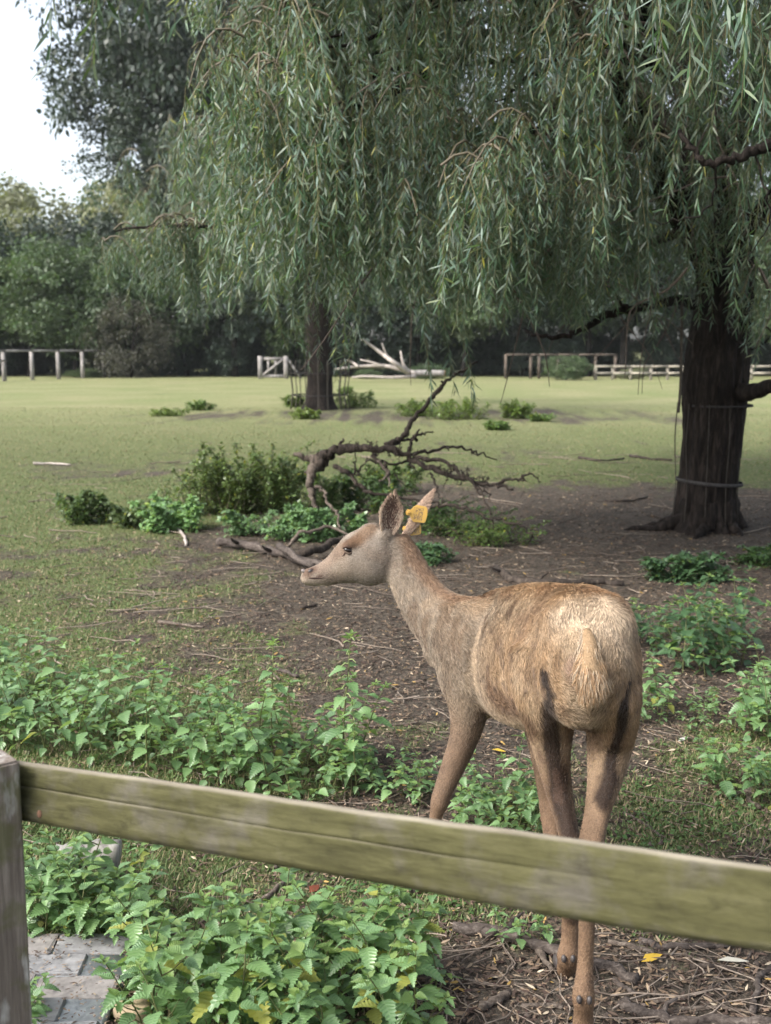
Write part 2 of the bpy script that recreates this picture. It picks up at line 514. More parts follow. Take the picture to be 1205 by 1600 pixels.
g = Geo()
def twig_pts(x, y, L, az, wob=.25, seg=5, lift=.004):
    t = np.linspace(-.5, .5, seg)
    px = x + np.cos(az) * t * L; py = y + np.sin(az) * t * L
    q = rng.normal(0, wob * L / seg, (seg, 2))
    px = px + q[:, 0]; py = py + q[:, 1]
    return np.stack([px, py, gh(px, py) + lift], 1)
def scatter_twigs(g, n, x0, x1, y0, y1, L0, L1, r0, r1):
    for _ in range(n):
        xx, yy = rng.uniform(x0, x1), rng.uniform(y0, y1)
        L = rng.uniform(L0, L1); r = rng.uniform(r0, r1)
        t = rng.random()
        c = np.array([.07, .055, .046]) * (1 - t) + np.array([.26, .215, .175]) * t
        p = twig_pts(xx, yy, L, rng.uniform(0, 6.283), .18, 5, r + .003 + rng.random() * .012)
        g.tube(p, np.linspace(r, r * .5, 5), 4, c, False)
scatter_twigs(g, 230, .0, 1.35, 2.3, 3.1, .06, .34, .0011, .0032)
scatter_twigs(g, 260, -1.3, 2.0, 3.0, 5.2, .05, .30, .0012, .003)
scatter_twigs(g, 380, -2.5, 4.0, 5.0, 9.5, .08, .45, .0018, .005)
scatter_twigs(g, 150, -4, 6, 9.5, 18, .15, .8, .003, .007)
tag(g.obj('twig_litter', M['twig'], None, False), 'thin dry twigs strewn thickly over the trodden soil', 'twigs', None, 'stuff')
# small lumps of dry droppings and clods
g = Geo()
for _ in range(420):
    yy = rng.uniform(2.3, 8) if rng.random() < .6 else rng.uniform(2.3, 3.6)
    xx = rng.uniform(-.4, .4) * yy
    r = rng.uniform(.004, .013)
    q = rng.normal(size=(6, 3)) * .15
    oc = np.array([(1,0,0),(-1,0,0),(0,1,0),(0,-1,0),(0,0,1),(0,0,-1)], float) + q
    g.add(oc * r + [xx, yy, gz(xx, yy) + r * .4], [(0,2,4),(2,1,4),(1,3,4),(3,0,4),(2,0,5),(1,2,5),(3,1,5),(0,3,5)], None, np.array([.035, .028, .024]) * rng.uniform(.6, 3.2))
tag(g.obj('soil_clods', M['twig'], None, True), 'small dark crumbs of soil and droppings on the ground', 'soil crumbs', None, 'stuff')
# ---------------------------------------------------------------- willows
def willow_spray(L, nstr, seed, reach=.38, leaf=.088, step=.0165, sub=1.0):
    """One hanging branch: an arching shoot and the pendulous strands that fall from it, with their leaves."""
    r = np.random.default_rng(seed)
    g = Geo()
    az = r.uniform(0, 6.283)
    t = np.linspace(0, 1, 6)
    arch = np.stack([np.cos(az) * reach * t, np.sin(az) * reach * t, .10 * np.sin(t * 3.14) - .22 * t * t], 1)
    g.tube(arch, np.linspace(.009, .004, 6) * sub, 4, (.10, .085, .06), False)
    B, D = [], []
    for s in range(nstr):
        ta = .15 + .85 * (s + r.random()) / nstr
        a = np.array([np.interp(ta, t, arch[:, q]) for q in range(3)])
        ls = L * r.uniform(.55, 1.0) * (1 if s else 1.05)
        k = max(4, int(ls / .13))
        u = np.linspace(0, 1, k)
        dr = r.normal(0, 1, 2); dr /= np.linalg.norm(dr)
        out = r.uniform(.02, .24)
        px = a[0] + dr[0] * out * (1 - np.exp(-4 * u)) + np.cumsum(r.normal(0, .010, k))
        py = a[1] + dr[1] * out * (1 - np.exp(-4 * u)) + np.cumsum(r.normal(0, .010, k))
        pz = a[2] - ls * u + .07 * out * np.sin(u * 3)
        pts = np.stack([px, py, pz], 1)
        g.tube(pts, np.linspace(.0032, .0011, k) * sub, 3, (.12, .11, .05), False)
        nl = int(ls / step)
        uu = (np.arange(nl) + r.random(nl)) / nl
        uu = uu[uu > .04]
        b = np.stack([np.interp(uu, u, pts[:, q]) for q in range(3)], 1)
        ang = np.arange(len(uu)) * 2.4 + r.normal(0, .4, len(uu))
        f = .22 + .62 * r.random(len(uu))
        d = np.stack([np.cos(ang) * f, np.sin(ang) * f, -.72 + .35 * r.normal(size=len(uu))], 1)
        B.append(b); D.append(d)
    B = np.concatenate(B); D = np.concatenate(D); n = len(B)
    ln = leaf * r.uniform(.6, 1.15, n)
    V, T, Q = leaves_np(B, D, ln, ln * .125, None, .10, r)
    v = r.uniform(.7, 1.25, (n, 1)) * np.array([[1, 1, 1]])
    yel = r.random(n) < .010
    v = np.where(yel[:, None], np.array([2.8, 2.0, .7]), v * np.stack([r.uniform(.85, 1.2, n), np.ones(n), r.uniform(.8, 1.2, n)], 1))
    ge = Geo().add(V, T, Q, per_leaf(v))
    # one mesh, two materials: shoots then leaves
    nst = sum(len(q) for q in g.Q)
    g.add(V, T, Q, per_leaf(v))
    me = g.mesh('hanging_branch', [M['willow_leaf'], M['stem']])
    nT = sum(len(q) for q in g.T)
    mi = np.zeros(len(me.polygons), np.int32)
    mi[nT:nT + nst] = 1
    me.polygons.foreach_set('material_index', mi)
    return me
SPRAY = {}
for q, L in enumerate((.55, .85, 1.25, 1.7, 2.2)):
    SPRAY[q] = [willow_spray(L, 7 + q % 2, 500 + q * 10 + k) for k in range(4)]
BIG = [willow_spray(1.5, 9, 900 + k, .55, .15, .034, 1.4) for k in range(5)]
LENS = (.55, .85, 1.25, 1.7, 2.2)
def hang(tree, p, L, big=False, scale=None, tilt=0.0):
    if big:
        me = BIG[rng.integers(len(BIG))]; s = L / 1.5
    else:
        q = int(np.argmin([abs(L - a) for a in LENS])); me = SPRAY[q][rng.integers(4)]; s = L / LENS[q]
    o = link('hanging_branch', me, tree, 'stuff')
    s = scale or min(max(s, .75), 1.35)
    o.location = Vector(p) - tree.location
    o.rotation_euler = (rng.normal(0, .13) + tilt, rng.normal(0, .13), rng.uniform(0, 6.283))
    o.scale = (s, s, s)
    return o

def trunk_geo(pts, rads, sides=72, ridge=.10, flare=None, seed=1, zfreq=1.3, sub=8):
    """thick bark: a tube with long twisting furrows and root flare"""
    p = spline([(*a, r) for a, r in zip(pts, rads)], sub)
    V, Q, T = tube_np(p[:, :3], p[:, 3], sides, True)
    k = len(p)
    a = np.tile(np.arange(sides) * 2 * math.pi / sides, k)
    ring = np.repeat(np.arange(k), sides)
    cen = p[ring, :3]
    dirn = V[:k * sides] - cen
    z = cen[:, 2]
    fur = 1 - np.abs(fbm(np.cos(a + .12 * np.sin(z * 3)) * 4.2 + 9, np.sin(a + .12 * np.sin(z * 3)) * 4.2 + z * .25, z * zfreq, seed, 3) * 2 - 1)
    fine = fbm(np.cos(a) * 10, np.sin(a) * 10, z * 7, seed + 5, 3)
    s = 1 + ridge * (fur - .62) * 1.6 + ridge * .6 * (fine - .5)
    if flare is not None:
        zz = np.clip(1 - (z - pts[0][2]) / flare[0], 0, 1)
        root = .5 + .5 * np.cos(a * flare[2] + 1.0 + np.sin(a * 2) * .8)
        s = s + flare[1] * zz ** 2.2 * (.35 + root)
    V[:k * sides] = cen + dirn * s[:, None]
    return V, T, Q

def limb(tree, pts, r0, r1, sides=10, name='limb', mat='willow_bark', wob=.02, sub=5):
    p = spline(pts, sub)
    p[1:-1] += rng.normal(0, wob, (len(p) - 2, 3)) * .5
    g = Geo().tube(p - np.array(tree.location), np.linspace(r0, r1, len(p)), sides, (1, 1, 1))
    return g.obj(name, M[mat], tree, True)

# --- the near willow, trunk at the right
tb = G(1104, 826)
wil = thing('willow_tree', 'big weeping willow with dark furrowed trunk at the right and long curtains of leaves', 'tree', (tb.x, tb.y, 0))
TY = tb.y
tp = [P(1098, 838, TY), P(1101, 800, TY), P(1107, 740, TY), P(1115, 660, TY), P(1117, 600, TY), P(1124, 540, TY + .05), P(1132, 470, TY + .1), P(1133, 400, TY + .15), P(1118, 330, TY + .2), P(1100, 240, TY + .2), P(1090, 120, TY + .3), P(1085, -60, TY + .4), P(1080, -260, TY + .5)]
tr = [.275, .250, .243, .256, .272, .258, .240, .235, .22, .19, .16, .12, .06]
V, T, Q = trunk_geo([tuple(p - wil.location) for p in tp], tr, 120, .16, (.36, .42, 5), 4, sub=18)
Geo().add(V, T, Q).obj('trunk', M['willow_bark'], wil, True)
for k in range(7):                        # roots that run out over the soil
    a = 6.283 * k / 7 + rng.normal(0, .15)
    ln = rng.uniform(.14, .30) * (1.9 if math.cos(a) < -.6 else 1)
    d = Vector((math.cos(a), math.sin(a), 0)); e = Vector((-d.y, d.x, 0)) * rng.normal(0, .10)
    q = spline([tuple(d * .20 + Vector((0, 0, .26))), tuple(d * .26 + Vector((0, 0, .10))), tuple(d * (.28 + ln * .4) + e * .5 + Vector((0, 0, .02))), tuple(d * (.28 + ln) + e + Vector((0, 0, -.03)))], 4)
    q[1:-1] += rng.normal(0, .010, (len(q) - 2, 3))
    Geo().tube(q, np.linspace(.085, .016, len(q)), 9).obj('root', M['willow_bark'], wil, True)
def pp(*a): return [P(x, y, Y) for x, y, Y in a]
limb(wil, pp((1150, 612, TY - .1), (1175, 612, TY - .45), (1205, 604, TY - .8), (1260, 590, TY - 1.2), (1330, 560, TY - 1.6)), .085, .035, 14)
limb(wil, pp((1120, 420, TY), (1085, 360, TY - .2), (1050, 300, TY - .5), (1030, 240, TY - .8), (1005, 190, TY - 1.0), (960, 130, TY - 1.3), (880, 40, TY - 1.6), (780, -60, TY - 1.9)), .17, .05, 14)
limb(wil, pp((1040, 285, TY - .6), (1000, 300, TY - .7), (960, 302, TY - .7), (915, 330, TY - .8), (860, 400, TY - .7)), .055, .015)
limb(wil, pp((1015, 225, TY - .8), (950, 222, TY - .9), (890, 212, TY - 1.0), (820, 205, TY - 1.1), (790, 235, TY - 1.1), (760, 262, TY - 1.0), (720, 290, TY - .9)), .04, .012)
limb(wil, pp((1000, 180, TY - 1.0), (965, 170, TY - 1.0), (985, 185, TY - .8), (955, 215, TY - .6), (930, 250, TY - .4), (880, 300, TY)), .05, .02)
limb(wil, pp((1115, 480, TY), (1060, 470, TY - .2), (1010, 480, TY - .3), (960, 490, TY - .4), (915, 512, TY - .4), (880, 525, TY - .3), (845, 528, TY - .2), (820, 515, TY)), .05, .012)
limb(wil, pp((980, 488, TY - .4), (960, 450, TY - .5), (950, 410, TY - .6)), .018, .006, 6)
limb(wil, pp((1062, 203, 6.3), (1078, 232, 6.25), (1108, 254, 6.2), (1150, 248, 6.2), (1178, 236, 6.2), (1215, 218, 6.2), (1300, 160, 6.6), (1360, 60, 7.4)), .012, .040, 8)
limb(wil, pp((1108, 254, 6.2), (1120, 290, 6.3), (1100, 330, 6.4), (1060, 345, 6.5), (1020, 342, 6.5)), .008, .003, 5)
limb(wil, pp((1178, 236, 6.2), (1195, 300, 6.2), (1200, 350, 6.2), (1170, 395, 6.2)), .007, .003, 5)
limb(wil, pp((1140, 380, TY), (1190, 330, TY - .3), (1260, 260, TY - .5), (1330, 120, TY - .5)), .12, .06, 10)
limb(wil, pp((1120, 300, TY + .2), (1160, 200, TY + .6), (1200, 60, TY + 1.2), (1240, -150, TY + 1.6)), .12, .05, 10)
limb(wil, pp((1100, 260, TY + .2), (1000, 150, TY + .9), (880, 0, TY + 1.8), (760, -140, TY + 2.6)), .11, .04, 10)
limb(wil, pp((1110, 340, TY), (1020, 380, TY + .8), (930, 400, TY + 1.6), (850, 430, TY + 2.2)), .06, .015, 8)
limb(wil, pp((418, 212, 8.2), (440, 205, 8.1), (462, 198, 8.05), (474, 186, 8.0), (520, 170, 8.2), (600, 150, 8.6), (720, 90, 9.2), (820, 20, 9.6)), .008, .045, 6)
limb(wil, pp((418, 212, 8.2), (395, 230, 8.2), (380, 262, 8.2), (372, 300, 8.3)), .007, .003, 5)
limb(wil, pp((180, 362, 9.2), (240, 355, 9.2), (300, 352, 9.2), (370, 358, 9.3), (450, 330, 9.6), (560, 280, 10.2), (760, 200, 10.4)), .007, .05, 6)
for a in ([(1140, 520), (1175, 545), (1215, 520), (1250, 480)], [(1150, 470), (1175, 500), (1205, 515), (1260, 520)]):
    limb(wil, [P(x, y, TY - .5) for x, y in a], .012, .006, 5)
# thin bare twigs inside the crown
g = Geo()
for _ in range(90):
    p0 = P(rng.uniform(640, 1230), rng.uniform(-40, 480), rng.uniform(7.5, 11.5))
    q = [p0]
    dv = Vector((rng.normal(0, .5), rng.normal(0, .4), rng.normal(-.25, .4)))
    for k in range(5):
        dv = dv + Vector((rng.normal(0, .25), rng.normal(0, .2), rng.normal(-.12, .2)))
        q.append(q[-1] + dv.normalized() * rng.uniform(.12, .3))
    g.tube(spline(q, 2) - np.array(wil.location), np.linspace(rng.uniform(.006, .013), .0025, 11), 4, np.array([.10, .08, .068]) * rng.uniform(.6, 1.5), False)
g.obj('twigs', M['twig'], wil, True, 'stuff')

CX, CY = 2.15, 9.9
def shell(th, k=1.0):
    return CX + 3.95 * k * math.cos(th), CY + 3.35 * k * math.sin(th)
def bottom_row(px):          # height of the curtain hem, read along the picture's curtain
    return np.interp(px, [260, 300, 360, 420, 470, 560, 640, 720, 800], [2.55, 2.35, 2.25, 1.98, 1.84, 1.78, 1.84, 1.82, 1.9])
# lit outer curtain, left and front-left: rounded lobes that cascade from the ends of arching boughs
def lobe(c, L, n, r=.42):
    for q in range(n):
        a, k = rng.uniform(0, 6.283), math.sqrt(rng.random())
        rr = r * k
        hang(wil, (c[0] + rr * math.cos(a), c[1] + rr * math.sin(a), c[2] - 1.6 * rr * rr + rng.normal(0, .05)), min(2.2, L * rng.uniform(.55, 1.1)), tilt=.12 * math.sin(a))
for k in range(14):                       # the hem
    th = rad(178 + 69 * (k + rng.uniform(-.2, .2)) / 13)
    x, y = shell(th, rng.uniform(.90, 1.02))
    px = 602.5 + x / y * F_PX
    L = rng.choice([.85, 1.25, 1.7])
    x = max(x, (345 - 602.5) / F_PX * y + .55)
    lobe((x, y, bottom_row(px) + L + .22), L, 5, .40)
for k in range(34):                       # the tiers above it
    th = rad(rng.uniform(174, 247))
    x, y = shell(th, rng.uniform(.78, 1.0))
    L = rng.choice([.85, 1.25, 1.7])
    x = max(x, (350 - 602.5) / F_PX * y + .58)
    z = 3.0 + 2.9 * ((k * .618) % 1)
    lobe((x, y, z + .25), L, 5, .42)
    a = Vector((x, y, z + .2)); b = Vector((CX + .3, CY, z + .9))
    m_ = a * .55 + b * .45 + Vector((0, 0, .35))
    limb(wil, [tuple(b), tuple(m_), tuple(a * .85 + b * .15 + Vector((0, 0, .12))), tuple(a)], .035, .006, 6, 'limb', 'willow_bark', .05, 4)
# the protruding low branch at the far left
for k in range(20):
    px = rng.uniform(150, 400)
    y = rng.uniform(8.9, 9.5)
    L = .55 if px < 260 else rng.choice([.55, .85])
    p = P(px, np.interp(px, [140, 200, 330, 400], [382, 348, 345, 345]) + rng.uniform(-4, 14), y)
    hang(wil, p, L, scale=rng.uniform(.55, .8) if px < 260 else rng.uniform(.7, .95))
# loose wisps beyond the left edge of the curtain
for px, py, L in ((318, -10, .55), (345, 70, .85), (300, 75, .55), (330, -40, .55), (360, 20, .85)):
    hang(wil, P(px, py, 8.6), L, scale=.75)
# the spray in front of the gap
for k in range(20):
    px = rng.uniform(742, 945)
    p = P(px, np.interp(px, [735, 800, 880, 950], [345, 290, 282, 300]) + rng.uniform(-6, 45), rng.uniform(7.3, 7.9))
    hang(wil, p, rng.choice([.55, .85]), scale=rng.uniform(.72, 1.0))
# hanging ends below it
for k in range(26):
    px = rng.uniform(690, 960)
    hem = 1.65 + (545 - rng.uniform(465, 530)) / F_PX * 8.6
    L = rng.choice([.85, 1.25])
    hang(wil, (P(px, 400, 8.6 + rng.uniform(-.4, 1.2)).x, 8.6 + rng.uniform(-.4, 1.6), hem + L), L)
# the inside and the far side of the crown
for k in range(135):
    x = rng.uniform(-.6, 6.4); y = rng.uniform(9.2, 13.6)
    L = rng.choice([.85, 1.25, 1.7, 2.2])
    px = 602.5 + x / y * F_PX
    hem = rng.uniform(2.15, 3.6) if px < 1040 else rng.uniform(2.0, 3.4)
    hang(wil, (x, y, hem + L), L)
for k in range(34):                       # strands that fall before the low limbs and the trunk
    px = rng.uniform(840, 1090)
    Y = rng.uniform(8.4, 11.5)
    L = rng.choice([.85, 1.25, 1.7])
    hang(wil, (P(px, 500, Y).x, Y, 1.65 + (545 - rng.uniform(330, 515)) / F_PX * Y + L), L)
# upper right part, close and dark, hung over the trunk
for k in range(42):
    px = rng.uniform(720, 1260); Y = rng.uniform(6.6, 9.2)
    p = P(px, rng.uniform(-170, 120) if px < 1000 else rng.uniform(-170, 230), Y)
    hang(wil, p, rng.choice([.55, .85, 1.25]))
for px, py, Y, L in ((1128, 300, 9.0, .85), (1160, 250, 9.2, .85), (1090, 330, 9.2, .55), (1190, 330, 9.0, .85), (1200, 420, 9.0, .55), (1150, 420, 9.5, .55), (1112, 420, 9.45, .55), (1195, 380, 8.6, .85), (1060, 360, 9.3, .55)):
    hang(wil, P(px, py, Y), L)
# the lit tip that hangs close to the camera
for px, py, Y, s in ((1120, -235, 4.0, 1.1), (1094, -330, 4.05, 1.1), (1142, -300, 4.1, 1.05)):
    hang(wil, P(px, py, Y), .85, scale=s)
# roof of the crown, above the picture: it keeps the ground below in shade
for k in range(150):
    a, q = rng.uniform(0, 6.283), math.sqrt(rng.random())
    x, y = CX + .4 + 4.3 * q * math.cos(a), CY - .5 + 4.6 * q * math.sin(a)
    z = 7.6 - 1.6 * q * q + rng.uniform(-.4, .5)
    if y < 8: z = max(z, 1.65 + y * .36 + 1.6)
    hang(wil, (x, y, z), 1.5, True, rng.uniform(1.0, 1.5))

for k in range(135):                     # unseen growth, filled out above the camera's side to shade the crown inside
    x, y = rng.uniform(.9, 8), rng.uniform(3.4, 8.8)
    hang(wil, (x, y, 1.65 + y * .30 + 2.1 + rng.uniform(0, 1.6)), 1.5, True, rng.uniform(1.1, 1.5))
# far side of the crown: a closed wall of hanging growth
for k in range(95):
    px = rng.uniform(560, 1420); Y = rng.uniform(12.4, 15.2)
    p = P(px, 0, Y)
    L = rng.uniform(1.5, 2.2)
    low = 2.5 if not 730 < px < 1010 else 2.3
    hang(wil, (p.x, Y, rng.uniform(low, 5.6) + L), L, True, L / 1.5)

# --- the second willow, further off
mb = G(499, 640)
mid = thing('willow_tree', 'distant weeping willow with caged trunk standing at the left beyond the fallen branch', 'tree', (mb.x, mb.y, 0))
MY = mb.y
tp = [P(498, 648, MY), P(499, 630, MY), P(500, 600, MY), P(499, 560, MY), P(498, 520, MY), P(497, 460, MY), P(492, 380, MY), P(485, 250, MY), P(480, 100, MY)]
V, T, Q = trunk_geo([tuple(p - mid.location) for p in tp], [.46, .37, .34, .34, .36, .36, .33, .26, .15], 48, .08, (.8, .45, 5), 14)
Geo().add(V, T, Q).obj('trunk', M['willow_bark'], mid, True)
limb(mid, pp((498, 470, MY), (460, 400, MY), (400, 330, MY), (330, 260, MY)), .22, .07)
limb(mid, pp((497, 450, MY), (540, 380, MY), (600, 300, MY), (680, 220, MY)), .22, .07)
limb(mid, pp((497, 440, MY), (480, 330, MY - 2), (470, 240, MY - 3)), .2, .07)
for k in range(80):
    a, q = rng.uniform(0, 6.283), rng.uniform(.45, 1.0)
    x, y = mb.x + 5.2 * q * math.cos(a), mb.y + 4.8 * q * math.sin(a)
    L = rng.uniform(1.8, 2.8)
    z = (2.2 + rng.random() * 1.0 + L) if k < 40 else rng.uniform(5.5, 9.5 - 3 * q)
    hang(mid, (x, y, z), L, True, L / 1.5)

# ---------------------------------------------------------------- wire guards round the two trunks
def guard(c, r, h, n, label, wr, bulge=0.0, second=None):
    t = thing('trunk_guard', label, 'tree guard', (c.x, c.y, 0))
    for k in range(n):
        a = 6.283 * k / n + rng.normal(0, .05)
        rr = r * rng.uniform(1.0, 1.12)
        pts = [(math.cos(a) * rr * 1.05, math.sin(a) * rr * 1.05, .02), (math.cos(a) * rr * .97, math.sin(a) * rr * .97, h * .35), (math.cos(a) * rr * (1.03 + bulge * rng.random()), math.sin(a) * rr * (1.03 + bulge * rng.random()), h * .7), (math.cos(a) * rr, math.sin(a) * rr, h)]
        Geo().tube(spline(pts, 3), wr, 4, (.06, .055, .045)).obj('wire', M['twig'], t, True)
    return t
def band(t, r, z, w, th, cx=0, cy=0, tilt=0.0, col=(.035, .033, .032)):
    g = Geo(); n = 40
    a = np.arange(n) * 2 * math.pi / n
    V = []
    for rr, zz in ((r, z - w), (r + th, z - w), (r + th, z + w), (r, z + w)):
        q = rr * (1 + .02 * np.sin(a * 3 + zz))
        V.append(np.stack([cx + q * np.cos(a), cy + q * np.sin(a), zz + tilt * np.cos(a)], 1))
    V = np.concatenate(V)
    i = np.arange(n); j = (i + 1) % n
    Qs = [np.stack([k * n + i, k * n + j, ((k + 1) % 4) * n + j, ((k + 1) % 4) * n + i], 1) for k in range(4)]
    g.add(V, None, np.concatenate(Qs), col)
    return g.obj('strap', M['twig'], t, True)
gd = guard(Vector((tb.x - .01, tb.y, 0)), .285, 1.16, 10, 'rusty wire guard strapped around the dark trunk at the right', .0035, .10)
band(gd, .292, .44, .016, .006, .02, 0, -.02, (.05, .047, .046))
band(gd, .298, 1.14, .010, .005, .07, 0, 0)
gd2 = guard(mb, .74, 1.35, 16, 'round wire cage about the trunk of the distant willow', .014)
band(gd2, .75, .40, .015, .015); band(gd2, .75, 1.0, .015, .015)
# the cord that dangles left of the trunk
cd = [P(1066, 470, 9.6), P(1065, 540, 9.6), P(1064, 590, 9.6), P(1062, 625, 9.6), P(1060, 645, 9.6)]
tag(Geo().tube(spline(cd, 4), .012, 6, (.07, .06, .05)).obj('hanging_cord', M['twig'], None, True), 'thin dark cord dangling from the willow just left of its trunk', 'cord')

# ---------------------------------------------------------------- background trees
def crown_mesh(seed, R=(1, 1, 1), nclump=120, nleaf=75, leaf=.2, mat='tree_leaf', clump=.26, fill=.55, ragged=.25):
    r = np.random.default_rng(seed)
    d = unit(r.normal(size=(nclump, 3)))
    q = fill + (1 - fill) * r.random(nclump) ** .6
    lump = 1 + ragged * (fbm(d[:, 0] * 2 + 5, d[:, 1] * 2, d[:, 2] * 2, seed, 2) - .5) * 3
    cen = d * (q * lump)[:, None]
    cr = clump * r.uniform(.55, 1.25, nclump)
    i = np.repeat(np.arange(nclump), nleaf); n = len(i)
    dd = unit(r.normal(size=(n, 3)))
    p = cen[i] + dd * (cr[i] * r.random(n) ** .45)[:, None] * np.array([1, 1, .75])
    p = p * np.array(R)
    ld = unit(dd + r.normal(0, .7, (n, 3)) + [0, 0, -.15])
    ln = leaf * r.uniform(.6, 1.4, n)
    V, T, Q = leaves_np(p, ld, ln, ln * .62, None, .1, r)
    v = r.uniform(.7, 1.3, nclump)[i][:, None] * r.uniform(.8, 1.2, (n, 1)) * np.ones((1, 3))
    return Geo().add(V, T, Q, per_leaf(v)).mesh('crown', M[mat])
DARKC = [crown_mesh(60 + k, (1, 1, 1), 130, 90, .065, 'dark_leaf') for k in range(3)]
MIDC = [crown_mesh(70 + k, (1, 1, 1), 130, 90, .060, 'tree_leaf') for k in range(3)]
BROWNC = [crown_mesh(90, (1, 1, 1), 130, 70, .05, 'brown_leaf')]
PALEC = [crown_mesh(80 + k, (1, 1, 1), 110, 60, .08, 'pale_haze_leaf') for k in range(2)]
def bg_tree(x, y, h, rx, rz, zc, kind, label, group=None, trunk=.2, lean=0, ry=None):
    t = thing('tree', label, 'tree', (x, y, 0), 0, group)
    pool = {'dark': DARKC, 'mid': MIDC, 'pale': PALEC}[kind]
    c = link('crown', pool[rng.integers(len(pool))], t, 'stuff')
    c.location = (lean, 0, zc); c.scale = (rx, ry or rx, rz); c.rotation_euler = (0, 0, rng.uniform(0, 6.283))
    g = Geo()
    g.tube(spline([(0, 0, -.1), (lean * .3 + .1, 0, zc * .4), (lean * .8, 0, zc * .9), (lean, 0, zc + rz * .4)], 4), np.linspace(trunk, trunk * .35, 13), 9)
    for k in range(3):
        a = rng.uniform(0, 6.283)
        g.tube(spline([(lean * .5, 0, zc * .6), (lean * .7 + math.cos(a) * rx * .3, math.sin(a) * rx * .3, zc * .9), (lean + math.cos(a) * rx * .6, math.sin(a) * rx * .6, zc + rz * .2)], 3), np.linspace(trunk * .5, trunk * .12, 7), 6)
    g.obj('trunk', M['dark_bark'], t, True)
    return t
# the tall dark tree, upper left
bt = thing('tree', 'tall dark broadleaf tree towering at the upper left against the white sky', 'tree', (-11.0, 73, 0))
big = crown_mesh(41, (1, 1, 1), 420, 140, .031, 'dark_leaf', .16, .30, .40)
for (cx, cz, sx, sz) in ((8.5, 21, 7.4, 11.5), (0, 24, 9.2, 13.5), (-2.4, 17, 6.8, 6.0), (3.6, 16.2, 7.2, 5.6)):
    c = link('crown', big, bt, 'stuff'); c.location = (cx, rng.uniform(-1, 1), cz); c.scale = (sx, sx, sz); c.rotation_euler = (0, 0, rng.uniform(0, 6))
g = Geo(); g.tube(spline([(0, 0, -.2), (.2, 0, 4), (-.1, 0, 9), (0, 0, 16), (0, 0, 24)], 5), np.linspace(.55, .12, 21), 12)
for a, b, c in ((-1, 7, 12), (1, 8, 13), (-.6, 11, 17), (.8, 12, 19), (-.9, 9, 15)):
    g.tube(spline([(0, 0, b), (a * 2.2, rng.normal(0, 1), (b + c) / 2), (a * 4.2, rng.normal(0, 1.5), c)], 4), np.linspace(.28, .06, 9), 7)
g.obj('trunk', M['dark_bark'], bt, True)
# hazy trees further back on the left
for x, y, rx, rz, zc, kd, lb in ((-33, 105, 5.5, 5, 11.5, 'pale', 'far pale tree at the left end of the skyline'),
                                 (-26.0, 112, 4.6, 4.5, 13.5, 'mid', 'far grey green tree with small rounded top on the skyline'),
                                 (-21.5, 100, 4.2, 4.2, 12.6, 'pale', 'far yellowish tree beside the tall dark tree'),
                                 (-40, 118, 6, 6, 12, 'mid', 'far dark tree at the edge of the skyline'),
                                 (-29, 90, 5, 3.6, 8.6, 'pale', 'pale bushy tree behind the hedge trees on the left'),
                                 (-16, 92, 5, 3.8, 10.4, 'pale', 'ochre tinged tree half hidden by the tall dark tree')):
    bg_tree(x, y, 0, rx, rz, zc, kd, lb, None, .3)
# row of trees that closes the paddock
GRP = 'trees in the dense dark row behind the far fences'
k = 0
for x in np.arange(-61, 46, 3.3):
    y = 67 + rng.uniform(-1, 3)
    left = x < -12
    zc = rng.uniform(4.2, 5.0) if left else rng.uniform(4.8, 6.2)
    kd = 'mid' if (left or rng.random() < .3) else 'dark'
    bg_tree(x + rng.uniform(-.8, .8), y, 0, rng.uniform(2.6, 3.4), rng.uniform(2.6, 3.2) * (1 if left else 1.25), zc, kd,
            'leafy green tree in the row behind the left fence' if left else 'dark dense tree in the row closing the paddock', GRP + (' at the left' if left else ''), rng.uniform(.14, .3), rng.normal(0, .5))
for x in np.arange(-62, 48, 4.5):
    bg_tree(x + rng.uniform(-1, 1), 76 + rng.uniform(-2, 3), 0, 4.2, 5.0, 6.8 if x > -10 else 5.2, 'dark', 'dark tree in the second row behind the paddock', 'second row of dark trees behind the paddock', .25)
# low dark thicket under the row
for x in np.arange(-36, 46, 2.6):
    xx, yy = x + rng.uniform(-.8, .8), 69.5 + rng.uniform(-1.2, 1.5)
    t = thing('thicket_bush', 'low dark bush under the tree row beyond the paddock', 'bush', (xx, yy, 0), 0, 'low bushes under the far tree row')
    c = link('foliage', DARKC[rng.integers(3)], t, 'stuff'); c.location = (0, 0, 1.1); c.scale = (2.0, 1.2, 1.35); c.rotation_euler = (0, 0, rng.uniform(0, 6))
for x in np.arange(-37, 48, 3.0):
    xx, yy = x + rng.uniform(-.8, .8), 72.5 + rng.uniform(-.8, .8)
    t = thing('thicket_bush', 'low dark bush under the tree row beyond the paddock', 'bush', (xx, yy, 0), 0, 'low bushes under the far tree row')
    c = link('foliage', DARKC[rng.integers(3)], t, 'stuff'); c.location = (0, 0, 1.2); c.scale = (2.2, 1.2, 1.5); c.rotation_euler = (0, 0, rng.uniform(0, 6))
